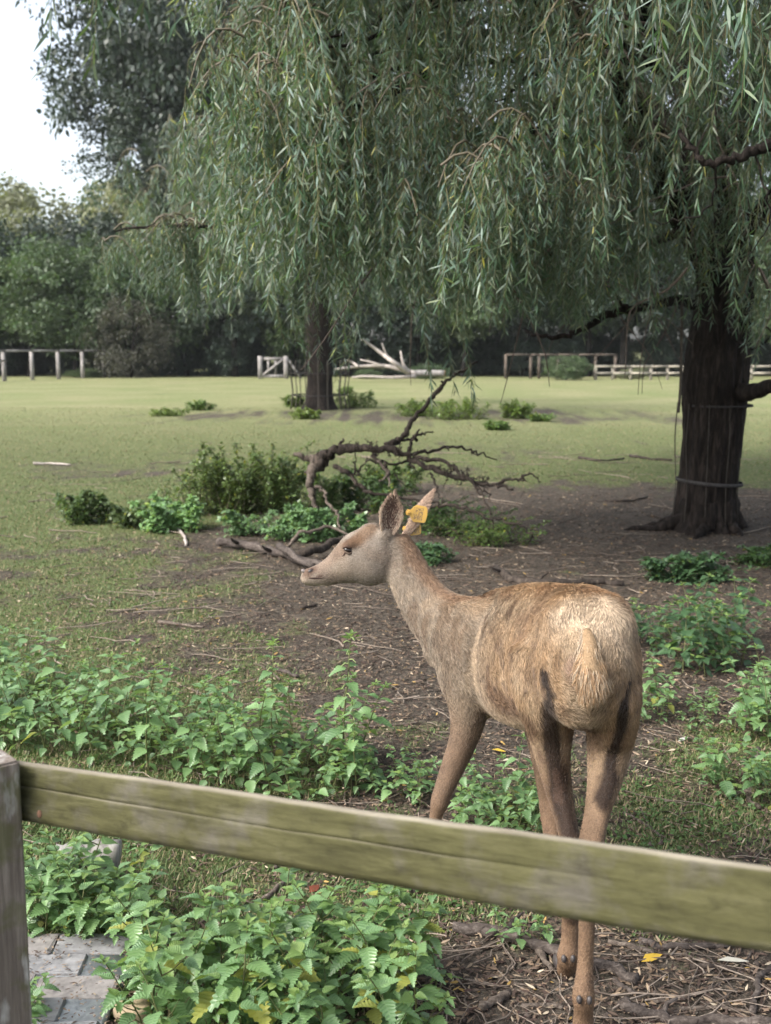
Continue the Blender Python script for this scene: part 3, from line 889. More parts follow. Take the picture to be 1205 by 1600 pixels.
# brownish bush beside the left fence and the grey green one by the right fence
def far_bush(px, py, w, h, kind, label, Y=None):
    b = G(px, py) if Y is None else Vector((P(px, py, Y).x, Y, 0))
    t = thing('bush', label, 'bush', (b.x, b.y, 0))
    pool = {'dark': DARKC, 'mid': MIDC, 'pale': PALEC, 'brown': BROWNC}[kind]
    c = link('foliage', pool[rng.integers(len(pool))], t, 'stuff'); c.location = (0, 0, h * .48); c.scale = (w, w * .8, h * .55); c.rotation_euler = (0, 0, rng.uniform(0, 6))
    g = Geo()
    for k in range(6):
        g.tube([(0, 0, 0), (rng.normal(0, w * .2), rng.normal(0, w * .15), h * .5), (rng.normal(0, w * .45), rng.normal(0, w * .3), h * .9)], np.linspace(.05, .015, 3), 5)
    g.obj('stem', M['dark_bark'], t, True, 'stuff')
far_bush(205, 590, 2.4, 4.4, 'brown', 'tall brownish scrub right of the left fence')
far_bush(135, 590, 1.3, .5, 'mid', 'low bright green weeds at the foot of the left fence')
far_bush(885, 594, 1.2, 1.3, 'mid', 'grey green bush beside the right hand fence')
far_bush(985, 592, .9, .55, 'pale', 'small pale bush at the foot of the right hand fence')
far_bush(668, 592, 1.1, .75, 'mid', 'small green bush growing against the bleached log')
far_bush(575, 592, .8, .5, 'mid', 'small weed clump under the bleached dead branches')

# ---------------------------------------------------------------- far fences, gate, bleached dead wood
def fence(name, label, posts, rails, pr, mat, cat='fence'):
    o = posts[0][0]
    t = thing(name, label, cat, (o.x, o.y, 0))
    for p, h in posts:
        q = p - t.location
        Geo().box((q.x - pr, q.y - pr, -.1), (q.x + pr, q.y + pr, h)).obj('post', M[mat], t)
    for (a, za), (b, zb), w in rails:
        a, b = a - t.location, b - t.location
        d = (b - a).normalized(); n = Vector((-d.y, d.x, 0)) * .025
        off = Vector((d.y, -d.x, 0)) * (pr + .03)
        V = []
        for q, z in ((a, za), (b, zb)):
            for s in (-1, 1):
                for e in (-w, w): V.append(q + off + n * s + Vector((0, 0, z + e)))
        Geo().add([tuple(v) for v in V], None, [(0,1,3,2),(4,6,7,5),(0,4,5,1),(2,3,7,6),(1,5,7,3),(0,2,6,4)]).obj('rail', M[mat], t)
    return t
def flat(px, Y): return Vector((P(px, 590, Y).x, Y, 0))
M['grey_wood'] = bark_mat('grey_fence_wood', (.15, .14, .135), (.25, .235, .225), (.33, .31, .30), .5, .004)
M['pale_fence'] = bark_mat('pale_fence_wood', (.19, .175, .145), (.29, .265, .22), (.36, .33, .28), .5, .003)
LF = [flat(-80, 55), flat(-32, 56), flat(7, 58), flat(51, 60), flat(92, 62), flat(130, 64), flat(163, 66)]
fence('post_and_rail_fence', 'grey wooden post fence along the left end of the paddock', [(p, 1.55) for p in LF],
      [((LF[i], 1.55), (LF[i + 1], 1.55), .06) for i in range(6)] + [((LF[i], 1.05), (LF[i + 1], 1.05), .05) for i in range(2)], .09, 'grey_wood')
RF = [flat(x, 60.5) for x in (931, 957, 985, 1017, 1043, 1066, 1112, 1174, 1212, 1255)]
fence('post_and_rail_fence', 'low pale two rail fence running behind the near trunk', [(p, .78) for p in RF],
      [((RF[i], z), (RF[i + 1], z), .055) for i in range(9) for z in (.72, .36)], .07, 'pale_fence')
RF = [flat(x, 63) for x in (790, 829, 842, 871, 904, 930, 961)]
fence('post_and_rail_fence', 'taller grey post fence between the bush and the low pale fence', [(p, 1.35) for p in RF],
      [((RF[i], 1.33), (RF[i + 1], 1.33), .045) for i in range(6)], .07, 'stick_bark')
# wooden gate
ga, gb = flat(407, 63), flat(447, 63)
gt = thing('wooden_gate', 'small grey wooden gate with one diagonal brace under the dark trees', 'gate', (ga.x, ga.y, 0))
W = gb.x - ga.x
for x in (0, W): Geo().box((x - .12, -.1, 0), (x + .12, .1, 1.25)).obj('post', M['grey_wood'], gt)
for z in (.14, 1.1): Geo().box((.12, -.04, z - .08), (W - .12, .04, z + .08)).obj('rail', M['grey_wood'], gt)
Geo().tube([(.15, -.06, .2), (W - .15, -.06, 1.05)], .07, 4).obj('brace', M['grey_wood'], gt)
Geo().tube([(W + .1, 0, 1.1), (W + .85, 0, 0)], .06, 4).obj('strut', M['grey_wood'], gt)
for x in (.45, .85): Geo().box((x - .05, -.03, .22), (x + .05, .03, 1.02)).obj('upright', M['grey_wood'], gt)
# bleached fallen branches and log
DY = 56.5
b = flat(640, DY)
dw = thing('bleached_dead_branch', 'bleached white fallen limb with forked branches lying across the far side', 'dead branch', (b.x, b.y, 0))
for pts, r0, r1 in (([(650, 585), (630, 578), (600, 572), (560, 573), (525, 577)], .15, .05), ([(640, 584), (615, 566), (600, 555), (580, 540), (565, 530)], .14, .04),
                    ([(608, 562), (602, 550), (597, 536)], .07, .03), ([(640, 582), (630, 568), (626, 548)], .09, .04), ([(650, 588), (610, 590), (570, 588), (550, 590)], .10, .04),
                    ([(600, 573), (580, 566), (563, 562)], .07, .03), ([(560, 573), (550, 566), (543, 563)], .08, .03)):
    q = spline([P(x, y, DY + rng.normal(0, .3)) for x, y in pts], 4) - np.array(dw.location)
    Geo().tube(q, np.linspace(r0, r1, len(q)), 8).obj('branch', M['pale_wood'], dw, True)
lg = thing('sawn_log', 'cut pale log lying at the right end of the bleached limb', 'log', tuple(flat(668, DY + 1)))
q = spline([flat(640, DY + 1) - lg.location, flat(668, DY + 1) - lg.location, flat(694, DY + 1) - lg.location], 4) + np.array([0, 0, .42])
Geo().tube(q, .16 * (1 + .06 * rng.normal(size=len(q))), 14).obj('bark', M['grey_wood'], lg, True)
e = flat(694, DY + 1) - lg.location
Geo().tube([(e.x - .02, 0, .42), (e.x + .03, 0, .42)], .15, 14, (.34, .20, .10)).obj('cut_end', M['twig'], lg)

# ---------------------------------------------------------------- thin air (name haze): far trees fade a little
hz = Geo().box((-150, -30, -1.2), (150, 160, 40)).mesh('haze', [])
m = bpy.data.materials.new('haze'); m.use_nodes = True
nt = m.node_tree; nt.nodes.clear()
ho = nt.nodes.new('ShaderNodeOutputMaterial'); hv = nt.nodes.new('ShaderNodeVolumePrincipled')
hv.inputs['Density'].default_value = .00018; hv.inputs['Color'].default_value = (.90, .94, 1.0, 1)
nt.links.new(hv.outputs[0], ho.inputs['Volume'])
hz.materials.append(m)
tag(link('haze', hz), 'faint haze over the far side of the paddock', 'haze', None, 'stuff')
# ---------------------------------------------------------------- the fallen branch in the middle of the paddock
BY = 10.2
fb = thing('fallen_branch', 'dark dead branch propped up over the undergrowth like an antler', 'dead branch', tuple(G(500, 830)))
def C3(a, b): return 420 + a / 2.739, 560 + b / 2.739
def dead(pts, r0, r1, mat, dy=(0, 0), name='branch', sides=7, parent=fb):
    n = len(pts)
    q = [P(*C3(a, b), BY + np.interp(i / max(1, n - 1), [0, 1], dy)) for i, (a, b) in enumerate(pts)]
    p = spline(q, 5)
    p[1:-1] += rng.normal(0, .010, (len(p) - 2, 3))
    rr = .82 * np.linspace(r0, r1, len(p)) * (1 + .14 * rng.normal(size=len(p)))
    return Geo().tube(p - np.array(parent.location), rr, sides).obj(name, M[mat], parent, True)
dead([(215, 470), (235, 430), (265, 405), (300, 392), (390, 382), (480, 390), (560, 400), (640, 440), (740, 490), (850, 515), (930, 540), (985, 545), (1045, 562)], .062, .012, 'black_branch', (0, -.5), sides=10)
dead([(500, 375), (545, 350), (580, 325), (610, 275), (640, 232), (700, 165), (750, 108), (790, 75), (830, 55), (895, 15)], .040, .013, 'black_branch', (0, .5))
dead([(520, 372), (560, 355), (610, 340), (660, 325), (705, 315)], .020, .008, 'black_branch', (0, .3))
dead([(600, 400), (620, 355), (628, 325), (645, 303)], .024, .009, 'black_branch', (0, -.2))
dead([(748, 112), (745, 95)], .018, .008, 'black_branch')
dead([(600, 408), (680, 400), (760, 380), (820, 382), (870, 400), (920, 412), (975, 432)], .022, .007, 'black_branch', (0, .4))
dead([(760, 382), (772, 395)], .010, .004, 'black_branch'); dead([(868, 400), (885, 412)], .010, .004, 'black_branch')
dead([(620, 430), (680, 430), (750, 442), (800, 470), (830, 500), (880, 545), (905, 580), (930, 622), (950, 670), (964, 722)], .026, .007, 'black_branch', (-.1, -.7))
dead([(880, 545), (915, 565), (945, 580), (945, 602)], .012, .005, 'black_branch', (-.5, -.5))
dead([(990, 540), (1020, 517), (1075, 520), (1090, 503), (1115, 496), (1145, 512), (1165, 528)], .017, .006, 'black_branch', (-.4, -.7))
dead([(1070, 520), (1108, 527)], .010, .004, 'black_branch', (-.5, -.6))
dead([(690, 490), (715, 540), (730, 590), (745, 614)], .014, .006, 'black_branch', (-.2, -.5)); dead([(742, 608), (765, 612)], .008, .004, 'black_branch', (-.5, -.5))
dead([(440, 390), (455, 425), (480, 450), (510, 485), (518, 515), (518, 550)], .030, .010, 'stick_bark', (-.05, -.4)); dead([(512, 492), (490, 515), (475, 528)], .016, .007, 'stick_bark', (-.3, -.4)); dead([(500, 470), (495, 440)], .02, .012, 'black_branch', (-.3, -.3))
dead([(415, 440), (500, 450), (590, 440), (625, 428)], .012, .014, 'black_branch', (-.2, 0)); dead([(540, 490), (560, 525), (600, 565), (632, 578)], .010, .005, 'black_branch', (-.2, -.4))
dead([(625, 470), (605, 450), (620, 415)], .012, .008, 'black_branch', (-.3, -.1))
dead([(275, 460), (340, 492), (375, 530), (405, 560), (440, 580), (540, 586), (640, 610), (730, 618)], .030, .012, 'black_branch', (-.1, -.3))
dead([(365, 500), (372, 450), (372, 395)], .012, .006, 'black_branch', (-.1, 0)); dead([(370, 498), (400, 460), (420, 422)], .014, .006, 'black_branch', (-.1, 0))
dead([(300, 395), (305, 365), (318, 343)], .028, .012, 'black_branch')
dead([(238, 425), (205, 440), (190, 480), (178, 530), (188, 580), (205, 645)], .070, .030, 'stick_bark', (0, -.25), 'stem', 10)
dead([(205, 435), (160, 430), (105, 408)], .050, .020, 'stick_bark'); dead([(195, 480), (170, 485), (152, 488)], .026, .008, 'black_branch')
dead([(200, 550), (240, 575), (247, 615), (285, 650), (296, 680), (295, 725)], .018, .010, 'stick_bark', (-.2, -.7))
dead([(680, 635), (740, 626), (800, 630), (870, 650), (935, 685), (1000, 690), (1080, 720), (1130, 765)], .020, .009, 'black_branch', (-.6, -.9))
dead([(220, 455), (215, 440), (250, 440)], .085, .060, 'black_branch', (-.05, -.05), 'knot')
# fine twigs all over the dead branch
for _ in range(46):
    a0, b0 = [(rng.uniform(300, 980), None), (0, 0)][0]
    b0 = np.interp(a0, [300, 390, 560, 640, 850, 980], [390, 382, 400, 440, 515, 545]) + rng.normal(0, 4)
    an = rng.uniform(-1.3, 1.3) + (3.14 if rng.random() < .25 else 0); ll = rng.uniform(18, 62)
    pts = [(a0, b0)]
    for q in range(3):
        an += rng.normal(0, .35)
        pts.append((pts[-1][0] + math.cos(an) * ll / 3, pts[-1][1] + math.sin(an) * ll / 3))
    dead(pts, .007, .003, 'black_branch', (-.3, -.3 + rng.normal(0, .25)), 'twig', 4)
def ground_stick(pts, r_px, label, mat='stick_bark', r_end=.55, lift=0.0, name='stick', cat='stick', sides=8, lz=None, stub=None):
    """A stick lying on the ground along photo points."""
    q = []
    for i, (x, y) in enumerate(pts):
        p = G(x, y)
        r = r_px / pscale(p)
        h = gz(p.x, p.y) + r * .75 + lift + (lz[i] if lz else 0)
        q.append(G(x, y, h))
    r = r_px / pscale(q[0])
    p = spline(q, 4)
    p[1:-1] += rng.normal(0, r * .22, (len(p) - 2, 3))
    rr = np.linspace(r, r * r_end, len(p)) * (1 + .10 * rng.normal(size=len(p)))
    g = Geo().tube(p, rr, sides)
    if stub:
        for t in stub:
            k = int(t * (len(p) - 2)); d = p[k + 1] - p[k]; d = d / np.linalg.norm(d)
            s = np.array([-d[1], d[0], .5]) * rng.choice([-1, 1])
            s[2] = abs(s[2])
            g.tube([p[k], p[k] + s * r * 2.2, p[k] + s * r * 4 + d * r], [r * .5, r * .4, r * .2], 5)
    return tag(g.obj(name, M[mat], None, True), label, cat)
ground_stick([(343, 846), (370, 849), (398, 855), (440, 863), (480, 880), (520, 884)], 7, 'grey brown fallen log poking out left of the deer face', 'log_bark', .8, .02, 'fallen_log', 'log', 10, None, (.3, .6))
ground_stick([(437, 853), (460, 868), (490, 884)], 6, 'short bare limb crossing the log near the deer muzzle', 'log_bark', .7, .10)
ground_stick([(470, 865), (500, 858), (540, 843), (580, 835)], 7, 'dark log lying under the undergrowth behind the deer face', 'black_branch', .8, .05, 'fallen_log', 'log', 10)
ground_stick([(450, 855), (468, 832), (485, 831), (515, 823), (548, 838)], 3.2, 'pale bent limb arching over the logs by the deer forehead', 'stick_bark', .7, .12, lz=(-.1, .02, .02, .04, -.02))
ground_stick([(775, 888), (800, 904), (830, 909), (870, 911), (930, 910), (975, 912)], 6, 'dark log lying on bare soil just behind the back of the deer', 'black_branch', .75, .0, 'fallen_log', 'log', 10, None, (.15, .5))
ground_stick([(248, 972), (285, 976), (318, 980)], 3.2, 'short pale stick on bare soil above the nettle bed', 'stick_bark')
ground_stick([(268, 822), (288, 836), (291, 852)], 2.6, 'pale bent stick below the left undergrowth', 'pale_wood', .8)
ground_stick([(470, 950), (495, 945)], 3.4, 'short dark stick under the deer muzzle', 'black_branch')
ground_stick([(560, 1136), (610, 1133), (655, 1129)], 2.6, 'thin stick on the soil left of the deer foreleg', 'stick_bark')
ground_stick([(570, 985), (590, 1000), (640, 996)], 1.6, 'thin forked twig on the soil under the deer neck', 'stick_bark')
ground_stick([(432, 1045), (455, 1054), (468, 1056)], 4, 'broken bark piece beside the tall nettle', 'log_bark')
ground_stick([(922, 1130), (1030, 1160), (1080, 1178)], 1.4, 'thin twig on the grass right of the hind legs', 'stick_bark')
ground_stick([(690, 955), (715, 975), (745, 1000)], 2.2, 'slim stick on the shaded soil beside the neck', 'stick_bark')
for a, lb in (([(905, 715), (940, 720), (975, 716)], 'dark twig lying on the turf left of the near trunk'), ([(985, 712), (1010, 716), (1050, 719)], 'thin dark twig on the turf close to the near trunk'), ([(945, 782), (980, 783), (1012, 776)], 'forked dark twig on the soil before the near trunk'), ([(1020, 803), (1040, 812), (1060, 815)], 'short root like stick at the foot of the near trunk')):
    ground_stick(a, 2.4, lb, 'black_branch')
ground_stick([(52, 724), (80, 724), (110, 726)], 2.2, 'pale stick lying alone on the turf at the left', 'pale_wood')
# sticks under the rail, right foreground
FS = [([(708, 1449), (759, 1453), (826, 1472), (876, 1489), (935, 1504), (996, 1530)], 10, 'long thick grey branch lying behind the hind hooves', 'log_bark', .9, (.35,)),
      ([(974, 1566), (1010, 1583), (1056, 1592), (1130, 1596), (1210, 1600)], 10, 'thick grey branch at the bottom right corner', 'log_bark', .8, (.4,)),
      ([(1000, 1470), (1035, 1479), (1098, 1479), (1140, 1477)], 6, 'rough bark covered stick just under the rail', 'log_bark', .8, None),
      ([(950, 1472), (988, 1479), (1022, 1490)], 5, 'short grey stick left of the bark covered stick', 'stick_bark', .8, None),
      ([(843, 1482), (850, 1500), (864, 1517)], 7, 'flat broken piece of wood leaning on the long branch', 'stick_bark', .6, None),
      ([(752, 1577), (775, 1563), (796, 1551)], 7.5, 'stubby chunk of grey wood in front of the long branch', 'stick_bark', 1.0, None),
      ([(1175, 1582), (1183, 1545), (1186, 1527), (1206, 1510)], 6, 'bent grey stick near the right edge', 'log_bark', .9, None),
      ([(1020, 1566), (1077, 1558), (1144, 1527), (1162, 1506), (1176, 1485)], 3, 'long thin curved stick crossing the right foreground', 'stick_bark', .8, None),
      ([(1000, 1494), (1065, 1493), (1112, 1502)], 3, 'thin straight stick below the bark covered stick', 'stick_bark', .7, None),
      ([(958, 1530), (975, 1542), (992, 1554)], 4.5, 'short dark stick by the end of the long branch', 'log_bark', .8, None),
      ([(1030, 1585), (1100, 1574), (1150, 1578), (1196, 1592)], 4, 'slim stick lying over the bottom right branch', 'stick_bark', .6, None),
      ([(725, 1530), (785, 1541), (840, 1558), (895, 1577), (960, 1597)], 2.2, 'long thin pale twig slanting toward the near hind hoof', 'stick_bark', .7, None),
      ([(760, 1520), (800, 1536), (850, 1545), (900, 1572)], 1.8, 'thin brown twig beside the long pale twig', 'stick_bark', .7, None),
      ([(815, 1572), (850, 1570), (880, 1574)], 5, 'peeled pale stick left of the near hind hoof', 'stick_bark', .8, None),
      ([(1078, 1510), (1120, 1512), (1150, 1518)], 5, 'dark stick among droppings in the right foreground', 'black_branch', .8, None),
      ([(1185, 1170), (1181, 1205), (1170, 1245), (1187, 1262)], 4.5, 'crooked grey stick on the grass at the right edge', 'stick_bark', .8, None),
      ([(1135, 1244), (1160, 1238), (1185, 1240)], 4.5, 'short grey root piece beside the crooked stick', 'stick_bark', .8, None),
      ([(975, 1270), (1000, 1283), (1025, 1300), (1035, 1315)], 2.4, 'thin bent stick on the grass above the rail', 'stick_bark', .8, None),
      ([(1000, 1262), (1015, 1290), (1040, 1310)], 2.2, 'thin grey stick beside the bent one above the rail', 'stick_bark', .8, None),
      ([(405, 1408), (424, 1396), (445, 1377)], 5, 'pale peeled stick behind the near nettles', 'stick_bark', .7, None),
      ([(640, 1560), (700, 1555), (740, 1558)], 3, 'brown twig at the edge of the near nettles', 'stick_bark', .6, None),
      ([(660, 1590), (720, 1577), (745, 1580)], 3.5, 'grey twig at the bottom edge beside the near nettles', 'stick_bark', .6, None)]
for pts, r, lb, mt, re_, stub in FS: ground_stick(pts, r, lb, mt, re_, 0, stub=stub)

# fallen yellow and white leaves that catch the eye
def fallen_leaf(px, py, L, W, az, label, col=None, mat='yellow_leaf', tilt=.2):
    p = G(px, py)
    V, T, Q = leaves_np(np.zeros((1, 3)), np.array([[math.cos(az), math.sin(az), tilt]]), L, W, np.array([[.2, -.2, 1.0]]), .1)
    o = Geo().add(V, T, Q, col).obj('fallen_leaf', M[mat], None)
    o.location = (p.x, p.y, gz(p.x, p.y) + .012)
    tag(o, label, 'leaf')
fallen_leaf(1002, 1512, .07, .028, .4, 'curled bright yellow leaf among the sticks under the rail')
fallen_leaf(1120, 1512, .085, .02, -.25, 'pale whitish slender leaf at the right foreground', (.36, .35, .30), 'litter')
fallen_leaf(768, 1172, .075, .024, -.7, 'orange yellow leaf lying behind the deer foreleg')
fallen_leaf(783, 1190, .07, .016, -.1, 'pale dry leaf lying under the belly of the deer', (.36, .33, .24), 'litter')
fallen_leaf(484, 1392, .05, .03, 1.0, 'rust red dead leaf on soil behind the near nettles', (.13, .042, .025), 'litter')
fallen_leaf(1060, 1160, .06, .018, .6, 'pale grey leaf on bare soil right of the deer', (.5, .48, .44), 'litter')

# ---------------------------------------------------------------- undergrowth and shrubs of the middle distance
def shrub(px, py, w, h, dens, leaf, label, mat='bush_leaf', cat='bush', stems=14, name='bramble_bush', loose=.5, dp=.7, tint=(1, 1, 1), cap=None):
    b = G(px, py)
    t = thing(name, label, cat, (b.x, b.y, 0))
    r = rng
    g, B, D = Geo(), [], []
    for k in range(stems):
        a = r.uniform(0, 6.283); q = math.sqrt(r.random()) * .8
        x0, y0 = w * q * math.cos(a), w * dp * q * math.sin(a)
        hh = h * r.uniform(.55, 1.0) * (1 - .45 * q * q)
        pts = spline([(x0, y0, -.02), (x0 * 1.1 + r.normal(0, .05), y0 * 1.1 + r.normal(0, .05), hh * .5), (x0 * 1.25 + r.normal(0, .10) * loose * 2, y0 * 1.2 + r.normal(0, .1), hh)], 4)
        g.tube(pts, np.linspace(.006, .0025, len(pts)), 4, np.array([.07, .06, .035]) * r.uniform(.6, 1.5), False)
        n = max(4, int(dens * hh / leaf / stems * 30))
        u = r.random(n) ** .8
        bb = np.stack([np.interp(u, np.linspace(0, 1, len(pts)), pts[:, c]) for c in range(3)], 1)
        off = r.normal(0, 1, (n, 3)) * np.array([w * .14, w * .12 * dp, h * .07]) * (1.15 - u)[:, None]
        B.append(bb + off)
        D.append(unit(np.stack([r.normal(0, 1, n), r.normal(0, 1, n), r.normal(.05, .4, n)], 1)))
    B, D = np.concatenate(B), np.concatenate(D); n = len(B)
    B[:, 2] = np.maximum(B[:, 2], .01)
    ln = leaf * r.uniform(.55, 1.25, n)
    V, T, Q = leaves_np(B, D, ln, ln * .55, np.stack([r.normal(0, .4, n), r.normal(0, .4, n), np.ones(n)], 1), .12)
    c = r.uniform(.65, 1.35, (n, 1)) * np.array(tint)
    yel = r.random(n) < .03
    c = np.where(yel[:, None], np.array([2.4, 1.7, .6]), c)
    f = Geo().add(V, T, Q, per_leaf(c)).obj('foliage', M[mat], t, False, 'stuff')
    g.obj('stems', M['stem'], t, True, 'stuff')
    return t
shrub(145, 817, .28, .40, 18, .045, 'small bushy plant standing alone at the left of the undergrowth', tint=(.95, 1, .9))
shrub(205, 822, .26, .27, 14, .045, 'low leafy plant between the lone bush and the pale nettle mound')
shrub(262, 828, .38, .36, 26, .055, 'rounded mound of pale green nettles at the left', mat='nettle_leaf', name='nettle_mound', tint=(.95, 1.05, .95))
shrub(330, 805, .48, .76, 15, .042, 'tall twiggy bush with sparse leaves left of the dead branch', loose=.9, stems=34, tint=(1.15, 1.1, .85))
shrub(395, 800, .48, .80, 16, .042, 'tall twiggy bush in the middle of the undergrowth', loose=.9, stems=34, tint=(1.15, 1.1, .85))
shrub(455, 800, .46, .70, 18, .042, 'twiggy bush directly left of the propped dead branch', loose=.9, stems=24, tint=(1, 1.05, .9))
shrub(420, 834, .42, .30, 26, .05, 'low dark green mound in front of the twiggy bushes', mat='nettle_leaf', name='nettle_mound', tint=(.95, 1.0, .9))
shrub(500, 840, .42, .34, 30, .05, 'low dark green mound under the propped dead branch', mat='nettle_leaf', name='nettle_mound', tint=(.85, .95, .85))
shrub(560, 800, .45, .48, 26, .045, 'dark leafy bush beneath the dead branch behind the deer head', tint=(.95, 1.0, .9), stems=20)
shrub(610, 770, .40, .40, 16, .04, 'pale grassy bush behind the twisted part of the dead branch', tint=(1, 1.05, .8))
shrub(700, 832, .45, .36, 16, .032, 'grassy weed clump right of the ear tags', tint=(.9, 1.05, .7), stems=30, loose=.8)
shrub(765, 848, .40, .26, 14, .030, 'low grassy weed patch right of the larger weed clump', tint=(.9, 1.05, .7), stems=26, loose=.8)
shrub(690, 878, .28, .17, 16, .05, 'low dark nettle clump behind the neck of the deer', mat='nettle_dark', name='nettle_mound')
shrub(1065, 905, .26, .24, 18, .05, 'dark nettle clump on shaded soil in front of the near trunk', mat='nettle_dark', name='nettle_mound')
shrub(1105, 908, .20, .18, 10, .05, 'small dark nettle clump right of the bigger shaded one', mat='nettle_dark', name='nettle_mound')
shrub(1190, 884, .24, .18, 16, .045, 'low green clump at the right edge behind the trunk roots', mat='bush_leaf', tint=(.8, .95, .8))
for px, py, w, h, lb in ((314, 641, .45, .30, 'small bush alone on the turf left of the distant willow'), (560, 637, .75, .60, 'bright green bush right of the distant willow trunk'),
                         (712, 655, .75, .60, 'bright leafy bush in the middle of the far turf'), (650, 650, .5, .42, 'smaller bush left of the bright leafy bush'),
                         (806, 654, .42, .52, 'upright green bush standing apart on the far turf'), (843, 659, .32, .22, 'low tuft just right of the upright bush'),
                         (778, 672, .3, .22, 'low tuft in front of the upright bush'), (460, 636, .3, .45, 'thin weed left of the distant willow trunk'), (262, 650, .5, .22, 'low dull tuft left of the lone small bush'),
                         (477, 655, .4, .28, 'dull weed at the foot of the distant willow'), (540, 615, .3, .3, 'small weed behind the distant willow')):
    shrub(px, py, w, h, 14, .075, lb, tint=(1.15, 1.2, .7), stems=22, loose=.6)
# ---------------------------------------------------------------- nettles: every plant a thing, every leaf a part
def nettle_leaf_mesh(seed, mat):
    r = np.random.default_rng(seed)
    n = 8
    t = np.linspace(0, 1, n + 1)
    def w(t): return .33 * np.where(t < .26, (t / .26) ** .55, np.clip(1 - ((t - .26) / .74) ** 1.25, 0, 1))
    fold, droop, curl = r.uniform(.10, .40), r.uniform(.10, .45), r.normal(0, .10)
    def place(t, y):
        return np.stack([.16 + t - .12 * np.abs(y) * (t < .2), y, np.abs(y) * fold - droop * t * t + curl * y * t + .02 * np.sin(t * 9 + y * 8)], -1)
    V, T, Q, U = [], [], [], []
    V.append(place(t, 0 * t)); U.append(np.stack([t, 0 * t], 1))
    for s in (-1, 1):
        wv = w(t) * (1 - .02)
        V.append(place(t, s * wv)); U.append(np.stack([t, s * wv], 1))
        tt = t[:-1] + .92 / n
        wt = w(np.clip(t[:-1] + .45 / n, 0, 1)) + .046 + .014 * r.random(n)
        V.append(place(tt, s * wt)); U.append(np.stack([tt, s * wt], 1))
        o = (n + 1) if s < 0 else (n + 1) * 2 + n
        for k in range(n):
            a, b, c, d = k, k + 1, o + k + 1, o + k
            tip = o + n + 1 + k
            if s < 0: Q.append((a, d, c, b)); T.append((d, tip, c))
            else: Q.append((a, b, c, d)); T.append((d, c, tip))
    g = Geo().add(np.concatenate(V), T, Q, None, np.concatenate(U))
    g.add([(0, -.012, 0), (0, .012, 0), (.17, .010, 0), (.17, -.010, 0)], None, [(0, 3, 2, 1)], (1.2, 1.1, .8))
    return g.mesh('leaf', M[mat], True)
NL = {k: [nettle_leaf_mesh(300 + q, k) for q in range(6)] for k in ('nettle_leaf', 'nettle_dark')}
M['nettle_tip'] = leaf_mat('nettle_tip', (.13, .21, .06), (.15, .22, .08), rough=.42, trans=.35, vein=(.18, .26, .1), obj_random=.2)
M['nettle_old'] = leaf_mat('nettle_old_leaf', (.22, .24, .05), (.24, .24, .08), rough=.45, trans=.35, vein=(.25, .28, .1), obj_random=.25)
NL['nettle_tip'] = [nettle_leaf_mesh(340 + q, 'nettle_tip') for q in range(4)]
NL['nettle_old'] = [nettle_leaf_mesh(350 + q, 'nettle_old') for q in range(2)]
